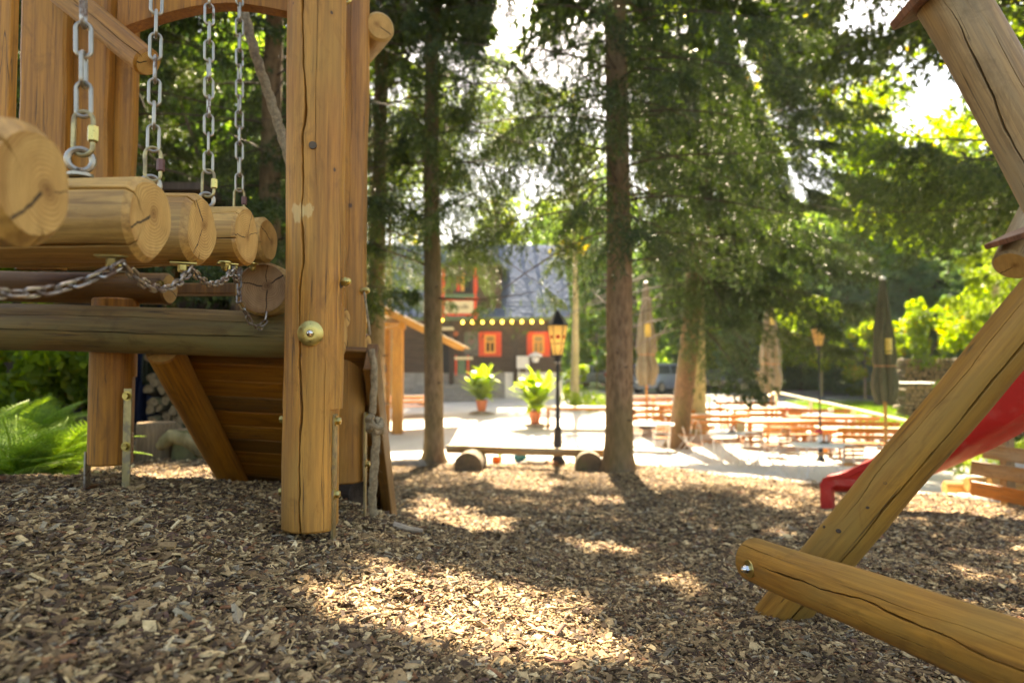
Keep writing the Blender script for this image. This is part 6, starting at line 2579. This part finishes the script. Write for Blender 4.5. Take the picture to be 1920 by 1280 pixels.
def spruce(x, y, r, Ht, z0, Lmax, label, seed, zvis=8.0, nvis=40, ncoarse=80, lean=(0, 0), step=.10, mats=('needle', 'bark'), hang=1.0, sky=None, group=None, azs=None, cull=True, ns=1.0, rise=.12, droop=.38, stubs=14, dead=6):
    g = Vector((x, y, Hf(x, y)))
    T = thing('spruce_tree', label, 'tree', g, 0, group)
    rg = np.random.default_rng(seed)
    tris, limbs = [], []
    zs = list(np.linspace(z0, zvis, nvis)) + list(np.linspace(zvis, Ht * .97, ncoarse)) if ncoarse else list(np.linspace(z0, zvis, nvis))
    for i, z in enumerate(zs):
        vis = i < nvis
        f = max(0.05, 1 - (z / Ht))
        L = Lmax * (min(1.0, .70 + .30 * (z - z0) / max(.1, (zvis - z0))) if vis else 1.0) * f ** .55 * rg.uniform(.72, 1.08)
        az = i * 2.39996 + rg.uniform(-.35, .35)
        if azs is not None and not azs(az % (2 * PI), z):
            continue
        base = np.array([lean[0] * z, lean[1] * z, z])
        if vis:
            tri, ax = branch_needles(rg, base, az, L, rise + rg.uniform(-.1, .1), droop * rg.uniform(.7, 1.3), step, 6, 11, .046 * ns, .0058 * ns, hang)
        else:
            tri, ax = branch_needles(rg, base, az, L, rise, droop * .8, .20, 5, 7, .18, .044, hang * .8)
        tris.append(tri)
        limbs.append(([Vector(p) for p in ax], max(.012, r * .10) * (1 if vis else .9)))
    for i in range(dead):                     # bare dead limbs below the crown
        z = rg.uniform(max(1.2, z0 - 1.2), zvis)
        az = rg.uniform(0, 2 * PI)
        L = rg.uniform(.6, 1.8)
        d = Vector((math.cos(az), math.sin(az), rg.uniform(-.15, .35)))
        b = Vector((lean[0] * z, lean[1] * z, z))
        limbs.append(([b, b + d * L * .5 + Vector((0, 0, -.04)), b + d * L + Vector((0, 0, .06))], .018))
    for i in range(stubs):
        z = rg.uniform(.6, z0 + 1)
        az = rg.uniform(0, 2 * PI)
        rad = r * (1 - (z / Ht) * .9)
        d = Vector((math.cos(az), math.sin(az), .1))
        b = Vector((lean[0] * z, lean[1] * z, z)) + d * rad * .7
        limbs.append(([b, b + d * rad * .5, b + d * (rad * .5 + .05)], .016))
    part('trunk', trunk_mesh('trunk', r, Ht, seed, lean=lean, limbs=limbs, mat=M[mats[1]]), T, local=True)
    tri = np.concatenate(tris)
    if cull:
        k = ~lets_sun(tri[:, 0] + np.array(g))
        tri = tri[k]
    if sky is not None:                       # openings of the crown through which the sky shows
        c = tri[:, 0] + np.array(g)
        tri = tri[~sky(c)]
    V = tri.reshape(-1, 3)
    F = np.arange(len(V)).reshape(-1, 3)
    n_ = len(tri)
    # tips of twigs are paler than the inner needles
    var = np.clip(rg.normal(.42, .2, n_) + .12 * wob(V[::3, 0] * 3, V[::3, 2] * 3, 1.0, seed), 0, 1)
    me = mesh_np('crown', V, F, False, {'var': ('POINT', 'FLOAT', np.repeat(var, 3))})
    o = part('crown', me, T, local=True, mat=M[mats[0]])
    return T


TR = 'tall trees round the playground'
# the two slim trunks by the log bench
pA = W(810, 865, 10.2)
spruce(pA.x, 10.2, .150, 19, 3.45, 3.8, 'slim spruce trunk at the left end of the log bench', 1, zvis=7.2, nvis=46, lean=(.0, 0), group=TR, droop=.46, hang=1.5, ns=1.15, dead=16, stubs=26)
pB = W(1157, 890, 9.1)
spruce(pB.x, 9.1, .190, 22, 3.15, 4.0, 'spruce trunk at the right end of the log bench', 2, zvis=6.8, nvis=42, lean=(.006, 0), group=TR, droop=.46, hang=1.5, ns=1.15, dead=16, stubs=26)
pE = W(707, 880, 11.5)
spruce(pE.x, 11.5, .17, 18, 3.0, 3.0, 'dark thin spruce trunk close behind the second post', 3, zvis=7.5, nvis=30, group=TR)
pC = W(1268, 836, 19.5)
pC = G(1268, 838)
spruce(pC.x, pC.y, .31, 24, 3.5, 7.4, 'leaning thick trunk rooted in the terrace, with drooping green boughs', 4, zvis=12.5, nvis=84, ncoarse=30, lean=(.13, 0), group=TR, step=.13, ns=2.5, mats=('needle', 'bark_red'), cull=True, droop=.5, dead=10)
# spruces on the left behind the climbing frame
for i, (px, d, z0, L, lab) in enumerate(((212, 7.2, 2.1, 3.0, 'dense dark spruce filling the opening behind the chains'), (505, 8.8, 2.0, 3.0, 'dense spruce behind the hanging rope and the thick post'), (90, 7.8, 2.1, 3.0, 'spruce behind the wall boards of the climbing frame'))):
    p = W(px, 700, d)
    spruce(p.x, p.y, .16, 17, z0, L, lab, 20 + i, zvis=7.5, nvis=54, ncoarse=30, group=TR, step=.11, ns=1.5, dead=2, stubs=2)
# off to the right: its long boughs reach into the picture
spruce(8.6, 10.6, .26, 21, 4.7, 6.4, 'spruce standing outside the right edge, its long dark boughs hanging in', 31, zvis=8.4, nvis=60, ncoarse=60, group=TR, step=.11, ns=1.8,
       azs=lambda a, z: z < 5.9 or z > 8.2, droop=.14, rise=.14)
spruce(6.6, 3.6, .2, 18, 6.5, 3.6, 'unseen spruce added right of the swing frame to shade the mulch', 32, zvis=7.5, nvis=4, ncoarse=44, group=TR, step=.3, ns=2.5)  # never in view; added so its high crown shades the mulch
spruce(-5.5, 4.2, .2, 18, 6.0, 3.6, 'unseen spruce added left of the climbing frame to shade the mulch', 33, zvis=7.0, nvis=4, ncoarse=44, group=TR, step=.3, ns=2.5)  # likewise unseen, added as shading canopy on the left
# bright sunlit conifer beyond the swing leg
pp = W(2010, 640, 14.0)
spruce(pp.x, pp.y, .16, 13, .9, 3.3, 'yellow green sunlit conifer beyond the swing leg at the right edge', 34, zvis=7.5, nvis=46, ncoarse=14, group=TR, step=.12, ns=1.8, mats=('needle_sunlit', 'bark_red'), cull=False, dead=0)


def leaf_crown(name, n, rx, rz, clumps, ls, seed, hollow=.35, mat='leaf', squash=.8, at=None):
    rg = np.random.default_rng(seed)
    c = norm(rg.normal(0, 1, (clumps, 3))) * (rg.uniform(hollow, 1, (clumps, 1)) ** .6) * np.array([rx, rx, rz])
    c[:, 2] = c[:, 2] * .98
    cr = rg.uniform(.35, .8, clumps) * rx * .42
    w_ = cr ** 2
    k = rg.choice(clumps, n, p=w_ / w_.sum())
    off = norm(rg.normal(0, 1, (n, 3))) * (rg.random((n, 1)) ** .45) * cr[k][:, None]
    off[:, 2] *= squash
    p = c[k] + off
    p[:, 2] -= .10 * np.abs(off[:, 0])
    if at is not None:
        open_ = ~lets_sun(p + at)
        p, k = p[open_], k[open_]
        n = len(p)
    s = ls * rg.uniform(.6, 1.3, n)[:, None]
    a = norm(rg.normal(0, 1, (n, 3)) + np.array([0, 0, -.5]))
    b = norm(np.cross(a, rg.normal(0, 1, (n, 3))))
    V = np.stack([p - a * s, p + b * s * .55, p + a * s, p - b * s * .55], 1).reshape(-1, 3)
    F = np.arange(4 * n).reshape(-1, 4)
    var = np.clip(rg.normal(.5, .17, n) + rg.normal(0, .14, clumps)[k], 0, 1)
    me = mesh_np(name, V, F, False, {'var': ('POINT', 'FLOAT', np.repeat(var, 4))})
    me.materials.append(M[mat])
    return me, c


def limb_set(c, base, r, rr, k=16):
    out = []
    for q in rr.sample(list(range(len(c))), min(k, len(c))):
        e = Vector(c[q])
        st = base + Vector((0, 0, rr.uniform(0, 1) * max(.5, (e.z - base.z) * .4)))
        mid = lerp(st, e, .5) + Vector((rr.uniform(-.3, .3), rr.uniform(-.3, .3), .4))
        out.append(([st, mid, e], r * .38))
    return out


def broadleaf(x, y, r, Ht, crown_z, rx, rz, label, seed, n=14000, clumps=60, ls=.16, mat='leaf', bark_='bark_pale', group=None, lean=(0, 0)):
    g = Vector((x, y, Hf(x, y)))
    T = thing('broadleaf_tree', label, 'tree', g, 0, group)
    off = Vector((lean[0] * crown_z, lean[1] * crown_z, crown_z))
    me, c = leaf_crown('crown', n, rx, rz, clumps, ls, seed, mat=mat, at=np.array(g + off))
    limbs = limb_set([Vector(q) + off for q in c], off - Vector((0, 0, rz * .55)), r, random.Random(seed), 14)
    part('trunk', trunk_mesh('trunk', r, Ht * .9, seed, flare=.25, lean=lean, limbs=limbs, mat=M[bark_]), T, local=True)
    part('crown', me, T, Matrix.Translation(off), local=True)
    return T


BW = 'wooded edge behind the terrace and the inn'
# pale trunk right of the leaning one, yellow green leaves above
pD = G(1322, 825)
broadleaf(pD.x + .1, 23.5, .40, 20, 12.0, 4.6, 5.5, 'pale straight trunk standing right behind the leaning one', 41, n=16000, clumps=70, ls=.14, group=TR)
# broadleaf tree close to the inn, its bright leaves hang over the roof
spots = [
    # px, distance, crown height, rx, rz, n, label
    (730, 30.5, 12.5, 2.8, 4.0, 7000, 'light broadleaf tree rising over the left roof half', 'leaf'),
    (1078, 31.5, 12.5, 3.8, 6.0, 11000, 'airy broadleaf tree at the right corner of the inn', 'leaf'),
    (930, 45, 15.5, 6.5, 9.5, 19000, 'broadleaf tree showing above the dormer', 'leaf'),
    (640, 48, 13, 7, 8, 12000, 'broadleaf tree behind the left end of the inn', 'leaf'),
    (690, 26, 12.0, 5.4, 4.6, 13000, 'light leafed tree behind the kiosk, spreading over it', 'leaf'),
    (1870, 23, 10.5, 5.0, 4.6, 13000, 'airy yellow green tree above the swing leg', 'leaf'),
    (430, 17, 5.6, 3.6, 4.4, 15000, 'dense dark leafed tree behind the chains', 'leaf_far'),
    (230, 18, 5.6, 3.8, 4.6, 14000, 'dense leafed tree behind the wall boards', 'leaf_far'),
    (560, 19, 6.0, 3.0, 4.6, 12000, 'leafed tree hidden mostly by the thick post', 'leaf_far'),
]
for i, (px, d, cz, rx, rz, n, lab, m_) in enumerate(spots):
    broadleaf(W(px, 0, d).x, d, .22, cz, cz, rx, rz, lab, 50 + i, n=n, clumps=46, ls=.15, mat=m_, group=BW)
# the wood beyond the parking and the terrace
rr = random.Random(77)
fm = []
for k in range(4):
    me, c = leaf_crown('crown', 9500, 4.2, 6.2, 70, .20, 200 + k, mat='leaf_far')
    fm.append((me, c))
names_ = ['tall misty broadleaf tree', 'dense mid green broadleaf tree', 'lighter green broadleaf tree', 'dark broadleaf tree']
where = ['behind the white car', 'behind the people carrier', 'between the leaning and pale trunks', 'behind the black car', 'behind the taupe parasol', 'behind the bend of the rail', 'behind the second lantern', 'left of the olive parasol',
         'behind the olive parasol', 'above the covered firewood stack', 'behind the upper swing leg', 'beyond the red slide', 'beyond the right edge', 'at the far right of the wood', 'over the lawn verge', 'behind the inn corner', 'left of the inn', 'far left behind the shed', 'in the second row behind the cars', 'in the second row behind the lantern', 'in the second row over the parasols', 'in the second row on the right']
ft = [(1100, 50), (1190, 45), (1270, 52), (1340, 46), (1420, 50), (1480, 44), (1560, 47), (1620, 42), (1690, 45), (1760, 40), (1840, 43), (1920, 38), (2010, 36), (2120, 40), (1530, 58), (1060, 62), (480, 52), (250, 45)]
tm = {}
for i, (px, d) in enumerate(ft):
    me, c = fm[i % 4]
    sc = rr.uniform(.85, 1.15)
    x = W(px, 0, d).x
    x += rr.uniform(-.5, .5)
    g = Vector((x, d, Hf(x, d)))
    T = thing('broadleaf_tree', f'{names_[i % 4]} {where[i]}', 'tree', g, 0, BW)
    cz = 8.2 * sc
    if i % 4 not in tm:
        limbs = limb_set([Vector(q) + Vector((0, 0, 8.2)) for q in c], Vector((0, 0, 3.5)), .3, random.Random(i), 18)
        tm[i % 4] = trunk_mesh('trunk', .28, 13, 300 + i, flare=.3, limbs=limbs, mat=M['bark'], n=14, rows=20)
    part('trunk', tm[i % 4], T, Matrix.Diagonal((sc, sc, sc, 1)), local=True)
    part('crown', me, T, Matrix.Translation((0, 0, cz)) @ Matrix.Rotation(rr.uniform(0, 6), 4, 'Z') @ Matrix.Diagonal((sc, sc, sc * rr.uniform(.95, 1.25), 1)), local=True)
# saplings catching light at the edge of the wood
for i, (px, d, h_, lab) in enumerate(((1350, 41.5, 4.0, 'light young broadleaf tree above the black car'), (1460, 38, 4.5, 'light young broadleaf tree right of the taupe parasol'), (1540, 35.5, 5.5, 'slender young tree behind the second lantern'), (1620, 34, 4.0, 'light sapling left of the olive parasol'), (1740, 31, 5.0, 'light sapling over the covered firewood'), (1860, 27, 5.5, 'sunlit sapling behind the broad firewood stack'), (1120, 43, 5, 'young tree behind the white car'), (1190, 42, 5, 'young tree behind the grey parasol'))):
    broadleaf(W(px, 0, d).x, d, .07, h_, h_ * .62, 1.6, h_ * .40, lab, 120 + i, n=3800, clumps=40, ls=.11, mat='leaf', group=BW)
# young conifers in front of the wood
cp = None
for i, (px, d, h_, lab) in enumerate(((1400, 39, 6.5, 'blue green young conifer right of the pale trunk'), (1590, 37, 7.5, 'blue green young conifer between the second lantern and the olive parasol'), (1500, 41, 6.0, 'young conifer behind the rail bend'), (1710, 36, 8.0, 'tall young conifer behind the olive parasol'), (1830, 33, 8.0, 'young conifer above the firewood stacks'), (1310, 43, 6.5, 'young conifer behind the people carrier'))):
    x = W(px, 0, d).x
    if cp is None:
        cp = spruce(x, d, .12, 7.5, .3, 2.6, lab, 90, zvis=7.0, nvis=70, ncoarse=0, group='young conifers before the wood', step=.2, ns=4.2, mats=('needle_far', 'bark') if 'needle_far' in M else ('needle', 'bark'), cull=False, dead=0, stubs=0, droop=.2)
    else:
        s = h_ / 7.0
        copy_tree(cp, Matrix.Translation((x, d, Hf(x, d))) @ Matrix.Rotation(i * 1.3, 4, 'Z') @ Matrix.Diagonal((s, s, s, 1)), lab)
# wood edge far behind, one mass nobody could count
rg = np.random.default_rng(5)
n = 26000
ang = rg.uniform(-.85, .85, n)
dist = rg.uniform(70, 84, n)
x = np.sin(ang) * dist * 1.1
yy = np.cos(ang) * dist
hmax = 7.5 + 2.0 * np.sin(ang * 9) + 2.5 * np.sin(ang * 23 + 1)
hmax = np.where((ang > -.10) & (ang < .12), hmax - 3, hmax)
z = .3 + hmax * rg.random(n) ** .8
p = np.stack([x, yy, z], 1)
a = norm(rg.normal(0, 1, (n, 3)))
b = norm(np.cross(a, rg.normal(0, 1, (n, 3))))
s = rg.uniform(.35, .75, (n, 1))
V = np.stack([p - a * s, p + b * s * .6, p + a * s, p - b * s * .6], 1).reshape(-1, 3)
me = mesh_np('far_wood', V, np.arange(4 * n).reshape(-1, 4), False, {'var': ('POINT', 'FLOAT', np.repeat(rg.random(n), 4))})
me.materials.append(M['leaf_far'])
tag(part('far_wood', me), 'far wood closing the view behind the nearer trees', 'wood', kind='stuff')

# shrubs: bright one right of the inn, low hedge by the tables, undergrowth behind the ferns
for i, (px, py, rx, rz, n, ls, lab, m_) in enumerate((
        (1076, 742, .75, 1.1, 3000, .07, 'bright shrub with pale flowers at the right corner of the inn', 'canna'),
        (1100, 768, 1.3, .35, 2600, .05, 'low clipped green hedge left of the second tall trunk', 'leaf'),
        (1062, 748, .4, .8, 1200, .06, 'narrow green shrub beside the lamp post and the inn', 'leaf'),
        (1660, 744, 1.6, .5, 2500, .07, 'low bush beyond the rail under the olive parasol', 'leaf'),
        (1780, 720, 1.5, 1.2, 3000, .08, 'bush growing above the firewood stacks', 'leaf'))):
    g = G(px, py)
    me, c = leaf_crown('foliage', n, rx, rz, 22, ls, 600 + i, hollow=.1, mat=m_)
    T = thing('shrub', lab, 'shrub', g)
    part('foliage', me, T, Matrix.Translation((0, 0, rz * .95)), local=True)
    part('stem', MB().tube([(0, 0, -.05), (.02, 0, rz * .6), (0, .03, rz * 1.2)], [.04, .03, .015], 6).mesh('stem', [M['bark']]), T, local=True)
for i, (x, y, rx, rz, lab) in enumerate(((-4.6, 6.6, .8, .7, 'leafy undergrowth behind the big fern'), (-6.4, 7.4, 1.2, 1.3, 'tall leafy bush by the shed boards'), (-8.6, 10.5, 1.8, 2.2, 'bushy growth left of the shed'))):
    me, c = leaf_crown('foliage', 5000, rx, rz, 30, .06, 700 + i, hollow=.1, mat='leaf')
    T = thing('shrub', lab, 'shrub', (x, y, Hf(x, y)))
    part('foliage', me, T, Matrix.Translation((0, 0, rz * .9)), local=True)

# ------------------------------------------------------------------ air
def haze(density):
    bm = MB().box((0, 70, 20.0), (260, 200, 43.5))
    me = bm.mesh('haze')
    n = bpy.data.materials.new('haze')
    n.use_nodes = True
    t = n.node_tree
    t.nodes.clear()
    o = t.nodes.new('ShaderNodeOutputMaterial')
    v = t.nodes.new('ShaderNodeVolumePrincipled')
    v.inputs['Color'].default_value = (.84, .94, .97, 1)
    v.inputs['Density'].default_value = density
    v.inputs['Anisotropy'].default_value = .4
    t.links.new(v.outputs[0], o.inputs['Volume'])
    me.materials.append(n)
    ob = part('haze', me)
    tag(ob, kind='stuff')
    return ob


haze(.0003)
SC.cycles.volume_bounces = 0
SC.cycles.volume_max_steps = 64
